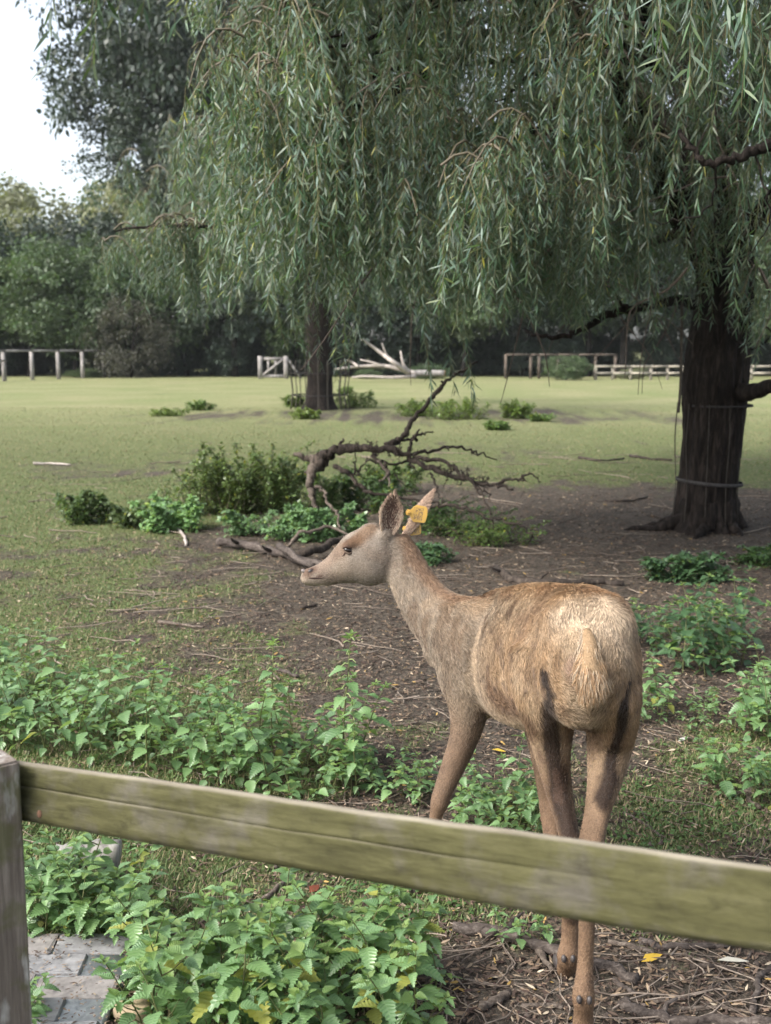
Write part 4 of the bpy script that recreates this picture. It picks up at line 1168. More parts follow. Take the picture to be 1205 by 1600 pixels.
def nettle_plant(name, H, nodes, leaf, mat, shoots, seed, lean=.12, tall=False):
    """Returns the root Empty with its stem and leaf children."""
    r = np.random.default_rng(seed)
    t = thing(name, 'green nettle plant', 'nettle')
    a = r.uniform(0, 6.283)
    k = 7
    u = np.linspace(0, 1, k)
    pts = np.stack([lean * H * u ** 1.6 * math.cos(a) + np.cumsum(r.normal(0, .004, k)), lean * H * u ** 1.6 * math.sin(a) + np.cumsum(r.normal(0, .004, k)), H * u], 1)
    g = Geo().tube(pts, np.linspace(.0032, .0014, k) * (H / .35) ** .5, 5, (.085, .095, .035), False)
    def leafat(p, az, el, L, m):
        o = link('leaf', NL[m][r.integers(len(NL[m]))], t)
        o.location = p
        o.rotation_mode = 'XYZ'
        o.rotation_euler = (Matrix.Rotation(az, 3, 'Z') @ Matrix.Rotation(-el, 3, 'Y') @ Matrix.Rotation(r.normal(0, .22), 3, 'X')).to_euler()
        o.scale = (L, L * r.uniform(.85, 1.1), L)
    tw = r.uniform(0, 3.14)
    for q in range(nodes):
        f = .12 + .84 * (q / (nodes - 1)) ** .85
        p = np.array([np.interp(f, u, pts[:, c]) for c in range(3)])
        prof = (.55 + .5 * math.sin(min(1, f * 1.5) * 1.57)) * (1 - .55 * max(0, (f - .55) / .45))
        for s in (0, 1):
            if r.random() < .08: continue
            az = tw + q * 1.5708 + s * 3.1416 + r.normal(0, .25)
            el = -.45 + .75 * f + r.normal(0, .18)
            m = mat if r.random() > (.055 if f < .5 else .015) else 'nettle_old'
            leafat(p, az, el, leaf * prof * r.uniform(.8, 1.15), m)
        if q < shoots:
            az = tw + q * 1.5708 + .3 + r.normal(0, .3)
            e = p + np.array([math.cos(az), math.sin(az), .9]) * H * r.uniform(.13, .24)
            g.tube([p, (p + e) / 2 + [0, 0, -.005], e], [.002, .0016, .001], 4, (.09, .10, .035), False)
            for s in range(4):
                leafat(e + np.array([0, 0, .004 * s]), az + s * 1.5708 + r.normal(0, .2), -.05 + .12 * s, leaf * r.uniform(.34, .58), mat if s < 2 else 'nettle_tip')
    top = pts[-1]
    for s in range(5):
        leafat(top + [0, 0, -.004 * (5 - s)], tw + s * 1.5708 + (.78 if s > 1 else 0), .25 + .16 * s, leaf * (.42 - .05 * s), 'nettle_tip')
    if tall:                                  # pale drooping flower strings
        for q in range(16):
            f = .55 + .45 * q / 16
            p = np.array([np.interp(f, u, pts[:, c]) for c in range(3)])
            az = q * 2.4
            e = p + np.array([math.cos(az) * .03, math.sin(az) * .03, -.012 + .02 * (f - .6)])
            g.tube([p, (p + e) / 2 + [0, 0, .008], e], [.002, .0026, .0015], 4, (.20, .26, .10), False)
    g.obj('stem', M['stem'], t, True)
    return t
PROTO = {}
def protos(key, n, **kw):
    PROTO[key] = [nettle_plant('nettle', seed=700 + hash_(key) + k, **kw) for k in range(n)]
    for p in PROTO[key]: p['unused'] = 1
def hash_(s): return sum(ord(c) * (i + 3) for i, c in enumerate(s)) % 997
protos('near', 5, H=.29, nodes=8, leaf=.077, mat='nettle_leaf', shoots=5, lean=.35)
protos('low', 4, H=.18, nodes=5, leaf=.070, mat='nettle_leaf', shoots=3, lean=.4)
protos('bed', 5, H=.34, nodes=7, leaf=.078, mat='nettle_leaf', shoots=2, lean=.3)
protos('tall', 3, H=.58, nodes=9, leaf=.095, mat='nettle_leaf', shoots=2, lean=.12, tall=True)
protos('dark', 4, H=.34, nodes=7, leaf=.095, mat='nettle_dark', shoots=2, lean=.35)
first_used = set()
def plant(key, x, y, s, label, group):
    p = PROTO[key][rng.integers(len(PROTO[key]))]
    z = gz(x, y) - .004
    rz = rng.uniform(0, 6.283)
    if p.name not in first_used:
        first_used.add(p.name)
        KIDS[p.name] = list(p.children)
        p.location = (x, y, z); p.rotation_euler = (0, 0, rz); p.scale = (s,) * 3
        p['label'] = label; p['group'] = group
        if 'unused' in p: del p['unused']
        return p
    return copy_tree(p, (x, y, z), rz, s, label, group)
def patch(n, poly, key, s0, s1, label, group, mind=.05):
    """n plants with their feet inside a photo-space polygon of ground."""
    q = [G(*p) for p in poly]
    xs, ys = [a.x for a in q], [a.y for a in q]
    def inside(x, y):
        c = False
        for i in range(len(q)):
            j = i - 1
            if (ys[i] > y) != (ys[j] > y) and x < (xs[j] - xs[i]) * (y - ys[i]) / (ys[j] - ys[i]) + xs[i]: c = not c
        return c
    done, tries = [], 0
    while len(done) < n and tries < n * 60:
        tries += 1
        x, y = rng.uniform(min(xs), max(xs)), rng.uniform(min(ys), max(ys))
        if not inside(x, y) or any((x - a) ** 2 + (y - b) ** 2 < mind ** 2 for a, b in done): continue
        done.append((x, y))
        k = key if isinstance(key, str) else key[rng.integers(len(key))]
        plant(k, x, y, rng.uniform(s0, s1), ('short ' if k == 'low' and not isinstance(key, str) else '') + label, ('short ' if k == 'low' and not isinstance(key, str) else '') + group)
patch(46, [(235, 1540), (330, 1500), (420, 1500), (520, 1515), (600, 1515), (670, 1530), (690, 1580), (640, 1680), (220, 1690), (200, 1640)], ('near', 'near', 'low'), .82, 1.15,
      'bright green nettle in the dense clump below the rail', 'nettles in the near clump below the rail', .055)
patch(24, [(36, 1440), (120, 1410), (225, 1425), (240, 1500), (130, 1480), (36, 1485)], ('near', 'low'), .75, 1.05,
      'green nettle behind the brick paving beside the fence post', 'nettles behind the brick paving', .06)
patch(3, [(36, 1590), (60, 1590), (60, 1640), (36, 1640)], 'low', .6, .8, 'small nettle growing at the foot of the fence post', 'nettles at the foot of the fence post', .03)
patch(92, [(-60, 1100), (60, 1110), (180, 1130), (300, 1150), (420, 1165), (560, 1185), (575, 1235), (480, 1262), (320, 1235), (150, 1195), (-40, 1170)], ('bed', 'bed', 'low'), .8, 1.1,
      'green nettle in the broad bed beyond the rail on the left', 'nettles in the broad bed on the left', .085)
patch(16, [(-60, 1060), (30, 1062), (70, 1090), (-60, 1110)], 'bed', .8, 1.0, 'green nettle at the far left end of the broad bed', 'nettles at the far left end of the bed', .09)
plant('tall', G(535, 1222).x, G(535, 1222).y, 1.0, 'tall flowering nettle standing above the right end of the bed', 'none')
plant('tall', G(425, 1215).x, G(425, 1215).y, .92, 'tall leaning flowering nettle above the middle of the bed', 'none')
plant('tall', G(555, 1240).x, G(555, 1240).y, .66, 'medium nettle at the right corner of the bed', 'none')
for o in list(C.objects):
    if o.get('group') == 'none': del o['group']
patch(17, [(585, 1215), (660, 1215), (690, 1240), (650, 1262), (590, 1255)], ('low', 'bed'), .6, .85, 'green nettle between the bed and the deer foreleg', 'nettles left of the deer foreleg', .07)
patch(27, [(715, 1265), (790, 1245), (860, 1270), (870, 1320), (760, 1325), (715, 1300)], ('low', 'bed'), .6, .85, 'green nettle between the fore and hind legs of the deer', 'nettles between the deer legs', .06)
patch(7, [(780, 1470), (860, 1462), (880, 1490), (800, 1495)], 'low', .5, .7, 'small nettle under the rail beside the hind hooves', 'nettles beside the hind hooves', .05)
patch(7, [(1005, 1100), (1040, 1090), (1050, 1125), (1000, 1130)], ('bed', 'low'), .6, .85, 'green nettle just right of the deer rump', 'nettles right of the deer rump', .07)
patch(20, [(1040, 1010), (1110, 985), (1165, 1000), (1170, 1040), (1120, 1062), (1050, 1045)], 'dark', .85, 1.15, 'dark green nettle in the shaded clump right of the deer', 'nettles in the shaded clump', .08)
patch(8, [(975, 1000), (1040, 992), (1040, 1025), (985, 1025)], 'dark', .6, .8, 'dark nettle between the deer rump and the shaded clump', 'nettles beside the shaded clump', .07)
patch(14, [(1140, 1125), (1230, 1110), (1250, 1170), (1160, 1160)], ('bed', 'low'), .8, 1.05, 'bright nettle at the right edge below the shaded clump', 'nettles at the right edge', .07)
patch(12, [(1100, 1225), (1160, 1215), (1230, 1220), (1230, 1265), (1120, 1255)], 'low', .8, 1.1, 'bright low nettle in front of the right edge clump', 'low nettles at the right', .06)
patch(9, [(1050, 1110), (1120, 1090), (1120, 1145), (1080, 1150)], 'low', .45, .6, 'tiny nettle seedling on soil right of the deer', 'nettle seedlings on bare soil', .08)
for ps in PROTO.values():
    for p in ps:
        if 'unused' in p:
            for c in list(p.children): bpy.data.objects.remove(c)
            bpy.data.objects.remove(p)

# ---------------------------------------------------------------- brick paving and the pale chunk behind it
M['brick'] = col_mat('paving_brick', .85, .2, nscale=28, bump=.003)
m, nt, b, out = new_mat('mortar'); N = NT(nt); tc = N.n('TexCoord')
f = N.noise(tc.outputs['Object'], 60, 5)
N.l(N.ramp(f, [(.3, (.24, .255, .27)), (.7, (.36, .38, .40))]), b.inputs['Base Color']); b.inputs['Roughness'].default_value = .8
N.bump(f, .002, 1, b); M['mortar'] = m
px0, px1 = P(-120, 1560, 2.7).x, P(196, 1545, 2.75).x
g = Geo().box((px0, 2.40, -.05), (px1, 2.925, .034))
path = g.obj('brick_path', M['mortar']); tag(path, kind='structure')
row = 0
y = 2.40
BM = []
for kk in range(6):
    bm = bmesh.new(); bmesh.ops.create_cube(bm, size=1)
    bmesh.ops.scale(bm, vec=(.213, .098, .045), verts=bm.verts)
    bmesh.ops.bevel(bm, geom=bm.edges[:], offset=.006, segments=1, affect='EDGES')
    for v in bm.verts: v.co += Vector(rng.normal(0, .0018, 3))
    me = bpy.data.meshes.new('brick'); bm.to_mesh(me); bm.free()
    c = [(.165, .155, .148), (.155, .143, .136), (.172, .172, .175), (.165, .156, .15), (.175, .178, .184), (.16, .150, .144)][kk]
    at = me.attributes.new('Col', 'FLOAT_COLOR', 'POINT'); at.data.foreach_set('color', np.tile([*c, 1], len(me.vertices)).astype(np.float32))
    me.materials.append(M['brick']); BM.append(me)
while y < 2.85:
    x = px1 - .105 - (.11 if row % 2 else 0)
    if row % 2:
        pass
    while x > px0 + .1:
        pool = [2, 4] if row in (0, 1, 6) else [0, 1, 3, 5, 2]
        o = link('brick', BM[pool[rng.integers(len(pool))]], path)
        o.location = (x, y + .05, .022 + rng.normal(0, .0025)); o.rotation_euler = (rng.normal(0, .012), rng.normal(0, .012), rng.normal(0, .012))
        x -= .218
    row += 1; y += .103
p = G(196, 1592)
bm = bmesh.new(); bmesh.ops.create_icosphere(bm, subdivisions=3, radius=1)
for v in bm.verts: v.co *= 1 + .25 * (float(fbm(v.co.x * 1.3 + 3, v.co.y * 1.3, v.co.z * 1.3, 5)) - .5) * 2; v.co = Vector((v.co.x * .05, v.co.y * .035, v.co.z * .03))
me = bpy.data.meshes.new('stone'); bm.to_mesh(me); bm.free(); me.polygons.foreach_set('use_smooth', [True] * len(me.polygons))
at = me.attributes.new('Col', 'FLOAT_COLOR', 'POINT'); at.data.foreach_set('color', np.tile([.30, .24, .16, 1], len(me.vertices)).astype(np.float32)); me.materials.append(M['brick'])
o = link('stone', me); o.location = (p.x + .02, p.y, .02); tag(o, 'tan stone at the right corner of the brick paving', 'stone')
a_, b_ = G(92, 1372, .03), G(188, 1364, .03)
q = spline([tuple(a_), tuple((a_ + b_) / 2 + Vector((0, .01, .006))), tuple(b_)], 5)
g = Geo().tube(q + np.array([0, 0, .06]), .042 * (1 + .08 * rng.normal(size=len(q))), 12)
M['birch'] = bark_mat('white_bark', (.07, .065, .06), (.23, .22, .205), (.33, .32, .30), 1.2, .003)
tag(g.obj('log_chunk', M['birch'], None, True), 'white barked chunk of log among the nettles behind the paving', 'log')

# ---------------------------------------------------------------- the near fence: mossy rail let in behind a post
m, nt, b, out = new_mat('mossy_rail_wood'); N = NT(nt); tc = N.n('TexCoord'); ob = tc.outputs['Object']
gv = N.mapping(ob, (4.5, 30, 30)); gr = N.noise(gv, 1.6, 6, .65, .5)
gv2 = N.mapping(ob, (3.5, 30, 210)); gr2 = N.noise(gv2, 1.0, 3, .6)
big = N.noise(ob, 9, 4, .6); blot = N.noise(N.mapping(ob, (1, 1, 1.6)), 20, 5, .7)
wood = N.ramp(gr, [(.28, (.044, .039, .031)), (.50, (.082, .075, .061)), (.72, (.120, .111, .093))])
moss = N.ramp(gr, [(.28, (.031, .030, .011)), (.52, (.058, .056, .022)), (.75, (.086, .082, .038))])
col = N.mix(N.ramp(big, [(.34, .05), (.52, .95)]), wood, moss)
col = N.mix(1.0, col, N.ramp(blot, [(.30, .55), (.44, .95), (.75, 1.2)]), 'MULTIPLY')
col = N.mix(1.0, col, N.ramp(gr2, [(.28, .86), (.42, 1.0)]), 'MULTIPLY')
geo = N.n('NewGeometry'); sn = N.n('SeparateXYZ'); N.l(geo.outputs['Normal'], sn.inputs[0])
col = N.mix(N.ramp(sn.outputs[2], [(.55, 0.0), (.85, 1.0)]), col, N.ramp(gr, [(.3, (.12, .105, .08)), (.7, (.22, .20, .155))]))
at = N.n('Attribute', attribute_name='Col')
col = N.mix(1.0, col, at.outputs['Color'], 'MULTIPLY')
N.l(col, b.inputs['Base Color']); b.inputs['Roughness'].default_value = .85; b.inputs['Specular IOR Level'].default_value = .2
N.bump(N.math('ADD', gr, N.math('ADD', N.math('MULTIPLY', gr2, .2), N.math('MULTIPLY', blot, .6))), .0035, .9, b)
M['rail_wood'] = m
m, nt, b, out = new_mat('weathered_post_wood'); N = NT(nt); tc = N.n('TexCoord'); ob = tc.outputs['Object']
gr = N.noise(N.mapping(ob, (60, 60, 3.0)), 1.2, 6, .7, .4); big = N.noise(ob, 10, 4); bl = N.noise(N.mapping(ob, (30, 30, 9)), 1, 4)
col = N.ramp(gr, [(.27, (.055, .043, .036)), (.5, (.135, .112, .095)), (.72, (.25, .215, .185))])
col = N.mix(N.ramp(big, [(.5, 0.0), (.60, .7)]), col, (.085, .088, .036))
col = N.mix(N.ramp(bl, [(.58, 0.0), (.72, .8)]), col, (.40, .39, .37))
N.l(col, b.inputs['Base Color']); b.inputs['Roughness'].default_value = .85; b.inputs['Specular IOR Level'].default_value = .2
N.bump(gr, .004, 1, b); M['post_wood'] = m

corner = PD(31.5, 1188, 1.93)
yaw = rad(-40)
fence_t = thing('wooden_fence', 'mossy wooden rail let into a weathered post across the foreground', 'fence', (corner.x, corner.y, 0))
def post_obj(cx, cy, h, s=.115):
    bm = bmesh.new(); bmesh.ops.create_cube(bm, size=1)
    bmesh.ops.scale(bm, vec=(s, s, h + .3), verts=bm.verts)
    bmesh.ops.bevel(bm, geom=bm.edges[:], offset=.004, segments=2, affect='EDGES')
    bmesh.ops.subdivide_edges(bm, edges=[e for e in bm.edges if abs(e.verts[0].co.z - e.verts[1].co.z) > .5], cuts=24)
    for v in bm.verts:
        q = fbm(v.co.x * 30, v.co.y * 30, v.co.z * 4, 8)
        v.co.x += (float(q) - .5) * .004; v.co.y += (float(q) - .5) * .004
    me = bpy.data.meshes.new('post'); bm.to_mesh(me); bm.free(); me.materials.append(M['post_wood'])
    o = link('post', me, fence_t)
    o.location = (cx, cy, (h - .3) / 2)
    return o
# local x to the right-back, the right corner of the square post lies at 'corner'
s = .115
Rz = Matrix.Rotation(rad(40), 3, 'Z')
cc = Rz @ Vector((s / 2, s / 2, 0))
po = post_obj(-cc.x, -cc.y, corner.z); po.rotation_euler = (0, 0, rad(40))
# which corner is the rightmost one
c2 = max((Rz @ Vector((a * s / 2, b_ * s / 2, 0)) for a in (-1, 1) for b_ in (-1, 1)), key=lambda v: v.x)
po.location = (-c2.x, -c2.y, po.location.z)
A_top, A_bot = PD(33.5, 1192, 1.965), PD(33.5, 1285, 1.965)
B_top, B_bot = PD(1205, 1361, 1.385), PD(1205, 1492, 1.385)
ex = (B_top - A_top); Lr = ex.length; ex.normalize()
ez = (A_top - A_bot).normalized(); ey = ez.cross(ex).normalized(); ez = ex.cross(ey)
hr = ((A_top - A_bot).length + (B_top - B_bot).length) / 2
hA, hB = (A_top - A_bot).dot(ez), (B_top - B_bot).dot(ez)
X0, X1 = -.02, Lr + .55
nxr = 150
us = np.linspace(X0, X1, nxr)
fr = np.array([0, .10, .22, .34, .44, .492, .5, .508, .56, .66, .78, .9, 1.0])
prof = [(0.0, f) for f in fr[::-1]] + [(.011, 0.0), (.022, 0.0)] + [(.022, f) for f in (.33, .66, .96)] + [(.013, 1.0)]
prof = np.array(prof)
V = []; cl = []
for i, u in enumerate(us):
    hh = hA + (hB - hA) * min(1, max(0, u / Lr))
    top = (noise3(u * 3.0, 0, 0, 4) - .5) * .004 + (noise3(u * 22, 0, 0, 5) - .5) * .0018
    bot = (noise3(u * 3.0, 7, 0, 4) - .5) * .005
    ck = .38 + .06 * math.sin(u * 2.2) + (u / Lr) * -.02 + (noise3(u * 9, 3, 0, 6) - .5) * .03
    depth = .003 * float(smooth(.85, .45, u / Lr)) * float(smooth(.30, .55, noise3(u * 4.5, 1, 0, 12) + .35 * math.exp(-u * 3)))
    for (yy, f) in prof:
        f2 = f
        if yy == 0 and 0 < f < 1:
            f2 = f + (1 - ck - .5) * (1 - abs(f - .5) * 2)
        z = -hh * (1 - f2) + top * f2 + bot * (1 - f2)
        y_ = yy
        c_ = 1.0
        if yy == 0:
            y_ += (noise3(u * 5, f2 * 14, 0, 15) - .5) * .003
            if abs(f - .5) < .001: y_ += depth; c_ = 1 - .25 * float(smooth(.95, .5, u / Lr))
            if f in (0.0, 1.0): y_ += .003
        V.append((u, y_, z)); cl.append((c_,) * 3)
npf = len(prof)
i = (np.arange(nxr - 1)[:, None] * npf); j = np.arange(npf)[None]; j2 = (j + 1) % npf
Q = np.stack([i + j, i + j2, i + npf + j2, i + npf + j], -1).reshape(-1, 4)
g = Geo().add(V, [(0, k, k + 1) for k in range(1, npf - 1)] + [((nxr - 1) * npf, (nxr - 1) * npf + k + 1, (nxr - 1) * npf + k) for k in range(1, npf - 1)], Q, cl)
rail = g.obj('rail', M['rail_wood'], fence_t, False)
R4 = Matrix((ex, ey, ez)).transposed().to_4x4()
R4.translation = A_top - fence_t.location
rail.matrix_local = R4
# the nail head near the post and the next post, just out of the picture
n0 = A_top + ex * .045 - ez * (hA * .80) - ey * .002
bm = bmesh.new(); bmesh.ops.create_uvsphere(bm, u_segments=10, v_segments=6, radius=.0045)
me = bpy.data.meshes.new('nail'); bm.to_mesh(me); bm.free()
at = me.attributes.new('Col', 'FLOAT_COLOR', 'POINT'); at.data.foreach_set('color', np.tile([.16, .09, .06, 1], len(me.vertices)).astype(np.float32)); me.materials.append(M['twig'])
nl = link('nail', me, fence_t); nl.location = n0 - fence_t.location; nl.scale = (1, .5, 1.6)
pe = A_top + ex * (Lr + .50) + ey * .11 - fence_t.location
po2 = post_obj(pe.x, pe.y, 1.04); po2.rotation_euler = (0, 0, math.atan2(ex.y, ex.x))
# ---------------------------------------------------------------- the deer
deer_base = Vector((.40, 2.95, 0))
deer = thing('deer', 'tan red deer hind with yellow ear tags standing behind the rail with head turned aside', 'deer', tuple(deer_base))
YS = .86
def dY(Y): return 2.60 + (Y - 2.60) * YS
chains = []                                     # (centres, radii, flow) for fur and coat
def loft(rows, mode, sub=4, seg=22, egg=0.0, flow=1):
    """rows: px, py, Y, a (photo px or metres), b (metres). Rings across the path; returns verts, faces."""
    R = []
    for px, py, Yy, a, b in rows:
        p = P(px, py, Yy)
        R.append((*p, a / pscale(p) if a > 1 else a, b))
    R = spline(R, sub)
    pts, A, B = R[:, :3], np.maximum(R[:, 3], .004), np.maximum(R[:, 4], .004)
    T = unit(np.gradient(pts, axis=0))
    ref = {'leg': (0, 1.0, 0), 'torso': (0, 0, 1.0)}[mode]
    ref = np.tile(np.array(ref), (len(pts), 1))
    Uu = unit(np.cross(T, ref)); W = unit(np.cross(Uu, T))
    a = np.arange(seg) * 2 * math.pi / seg
    c, s_ = np.cos(a), np.sin(a)
    wid = c[None] * (1 - egg * s_[None])
    V = pts[:, None] + Uu[:, None] * (A[:, None] * wid)[:, :, None] + W[:, None] * (B[:, None] * s_[None])[:, :, None]
    k = len(pts)
    V = np.concatenate([V.reshape(-1, 3), pts[[0, -1]] + np.stack([-T[0] * min(A[0], B[0]) * .5, T[-1] * min(A[-1], B[-1]) * .5])])
    i = np.arange(k - 1)[:, None] * seg; j = np.arange(seg)[None]; j2 = (j + 1) % seg
    Q = np.stack([i + j, i + j2, i + seg + j2, i + seg + j], -1).reshape(-1, 4)
    Tt = [(k * seg, (q + 1) % seg, q) for q in range(seg)] + [(k * seg + 1, (k-1)*seg + q, (k-1)*seg + (q + 1) % seg) for q in range(seg)]
    return V, Tt, Q, pts, np.maximum(A, B), T * flow
body = Geo()
def part(name, rows, mode, egg=0.0, flow=1, sub=4, seg=22):
    V, T, Q, pts, R, Fl = loft(rows, mode, sub, seg, egg, flow)
    body.add(V, T, Q)
    chains.append((name, pts, R, Fl))
def blob(px, py, Y, rx, ry, rz, rot=(0, 0, 0)):
    bm = bmesh.new(); bmesh.ops.create_uvsphere(bm, u_segments=20, v_segments=14, radius=1)
    Mx = Matrix.Translation(P(px, py, Y)) @ (Matrix.Rotation(rot[2], 4, 'Z') @ Matrix.Rotation(rot[1], 4, 'Y') @ Matrix.Rotation(rot[0], 4, 'X')) @ Matrix.Diagonal((rx, ry, rz, 1))
    bm.transform(Mx)
    V = [tuple(v.co) for v in bm.verts]
    T, Q = [], []
    for f in bm.faces:
        (T if len(f.verts) == 3 else Q).append([v.index for v in f.verts])
    bm.free(); body.add(V, T, Q)

part('torso', [(922, 1012, dY(2.60), .060, .070), (921, 1026, dY(2.64), .092, .115), (919, 1035, dY(2.72), .128, .168), (913, 1022, dY(2.83), .136, .178), (894, 1022, dY(2.97), .142, .186),
               (866, 1024, dY(3.12), .158, .203), (836, 1026, dY(3.27), .168, .214), (806, 1024, dY(3.41), .150, .208), (781, 1020, dY(3.53), .138, .196), (760, 1014, dY(3.64), .122, .160), (742, 1010, dY(3.74), .075, .10)],
     'torso', .10, -1, 4, 32)
NY = dY(3.52)
part('neck', [(768, 1010, NY - .10, 76, .125), (725, 992, NY - .02, 62, .11), (690, 970, NY + .05, 49, .083), (664, 941, NY + .10, 40.5, .066), (642, 906, NY + .14, 35, .056), (626, 872, NY + .17, 32, .054), (612, 848, NY + .18, 28, .050)], 'leg', 0, -1)
HY = NY + .18
part('head', [(622, 850, HY + .01, 24, .040), (606, 858, HY, 38, .055), (590, 866, HY - .01, 45, .063), (572, 871, HY - .01, 46.5, .064), (556, 875, HY - .01, 43, .062), (542, 881, HY - .01, 34, .055), (524, 889.5, HY, 24.5, .044),
              (507, 896, HY, 18.5, .038), (492, 900, HY, 15.5, .034), (481, 902, HY, 13, .032), (474.5, 903, HY, 11, .028), (471, 903, HY, 7, .02)], 'leg', 0, -1)
# right front (hidden), left front, hind legs
part('leg', [(738, 1005, dY(3.50), 57, .08), (734, 1055, dY(3.47), 52, .095), (733, 1105, dY(3.44), 33, .072), (726, 1150, dY(3.42), 23.5, .052), (707, 1200, dY(3.40), 19, .040), (693, 1235, dY(3.37), 15.5, .032), (687, 1254, dY(3.36), 15, .031), (681, 1276, dY(3.36), 10.5, .022),
             (674, 1310, dY(3.35), 10.5, .020), (668, 1345, dY(3.34), 11.5, .021), (664, 1364, dY(3.33), 14, .027), (659, 1380, dY(3.36), 11, .022), (655, 1394, dY(3.38), 12, .024)], 'leg', 0, 1)
part('leg', [(840, 1060, dY(3.40), 50, .10), (850, 1120, dY(3.33), 36, .07), (856, 1180, dY(3.30), 27, .05), (860, 1240, dY(3.30), 20, .037), (862, 1275, dY(3.28), 18, .034), (864, 1330, dY(3.22), 11.5, .021),
             (866, 1375, dY(3.16), 11.5, .021), (867, 1392, dY(3.15), 14, .027), (866, 1408, dY(3.18), 11, .022), (866, 1424, dY(3.20), 12, .024)], 'leg', 0, 1)
part('leg', [(958, 1050, 2.70, 40, .13), (957, 1100, 2.74, 38.5, .125), (953, 1150, 2.76, 35, .105), (950, 1190, 2.74, 30, .080), (942, 1235, 2.69, 22.5, .057), (930, 1285, 2.62, 16.5, .043), (922, 1330, 2.53, 16, .042), (919, 1362, 2.49, 18, .038),
             (917, 1400, 2.50, 15, .028), (917, 1445, 2.50, 13.5, .024), (915, 1500, 2.50, 13, .023), (913, 1535, 2.49, 15, .027), (912, 1556, 2.485, 18.5, .032), (912, 1580, 2.50, 15.5, .026), (911, 1605, 2.51, 18, .030)], 'leg', 0, 1)
part('leg', [(855, 1015, 2.88, 58, .15), (853, 1075, 2.86, 53, .145), (859, 1135, 2.86, 37, .115), (864, 1185, 2.84, 27, .080), (874, 1238, 2.81, 21, .056), (886, 1288, 2.75, 16.5, .043), (892, 1330, 2.70, 18, .042), (893, 1362, 2.69, 17, .036),
             (892, 1400, 2.72, 15, .028), (891, 1440, 2.74, 14, .024), (890, 1472, 2.74, 14.5, .025), (888, 1493, 2.74, 18, .032), (886, 1507, 2.765, 15, .026), (884, 1517, 2.785, 16, .028)], 'leg', 0, 1)
# muscle and bone forms
blob(940, 985, 2.74, .085, .11, .10); blob(893, 985, 2.76, .085, .11, .10)            # rump muscles either side of the tail
blob(893, 1065, 2.73, .055, .075, .11); blob(940, 1065, 2.72, .05, .075, .11)            # inner thighs
blob(742, 1018, dY(3.46), .066, .14, .155)                                           # shoulder blade
blob(690, 1010, NY + .03, .06, .07, .07)     # ribs, base of neck
blob(550, 851, HY - .050, .030, .022, .022); blob(548, 851, HY + .040, .030, .022, .022)   # brows
blob(583, 884, HY - .045, .046, .026, .046, (0, .3, 0)); blob(583, 884, HY + .04, .046, .026, .046)  # cheeks
blob(577, 828, HY, .040, .040, .022, (0, -.3, 0)); blob(600, 836, HY - .035, .030, .022, .026); blob(605, 836, HY + .035, .03, .022, .026)  # poll, ear bases
blob(482, 892, HY - .018, .016, .014, .012); blob(482, 892, HY + .018, .016, .014, .012); blob(489, 912, HY, .024, .022, .009, (0, .05, 0)); blob(506, 911, HY, .04, .024, .009, (0, .05, 0))
bm_me = body.mesh('body_raw', [])
raw = link('body_raw', bm_me)
md = raw.modifiers.new('r', 'REMESH'); md.mode = 'VOXEL'; md.voxel_size = .0075; md.use_smooth_shade = True
ms = raw.modifiers.new('s', 'SMOOTH'); ms.factor = .5; ms.iterations = 12
dg = bpy.context.evaluated_depsgraph_get(); dg.update()
me = bpy.data.meshes.new_from_object(raw.evaluated_get(dg))
bpy.data.objects.remove(raw)
# relax the trunk and neck once more so that the muscle forms run into each other
def leg_share(p):
    w = {}
    for name, pts, R, fl in chains:
        d2 = ((p[:, None] - pts[None]) ** 2).sum(2); k = d2.argmin(1)
        w[name] = w.get(name, 0) + np.exp(-2.2 * d2[np.arange(len(p)), k] / R[k] ** 2)
    t = sum(w.values()) + 1e-9
    return (w['leg'] / t) * smooth(.80, .60, p[:, 2]) + w['head'] / t
nv = len(me.vertices); co = np.zeros(nv * 3); me.vertices.foreach_get('co', co); co = co.reshape(-1, 3)
raw = link('body_raw', me)
vg = raw.vertex_groups.new(name='relax'); wgt = np.clip(1 - 1.3 * leg_share(co), 0, 1)
for q in range(21):
    ids = np.nonzero(np.round(wgt * 20).astype(int) == q)[0]
    if len(ids): vg.add(ids.tolist(), q / 20, 'REPLACE')
ms = raw.modifiers.new('s', 'SMOOTH'); ms.factor = .5; ms.iterations = 34; ms.vertex_group = 'relax'
dg = bpy.context.evaluated_depsgraph_get(); dg.update()
me = bpy.data.meshes.new_from_object(raw.evaluated_get(dg))
bpy.data.objects.remove(raw)
me.name = 'body'
nv = len(me.vertices)
co = np.zeros(nv * 3); me.vertices.foreach_get('co', co); co = co.reshape(-1, 3)
no = np.zeros(nv * 3); me.vertices.foreach_get('normal', no); no = no.reshape(-1, 3)

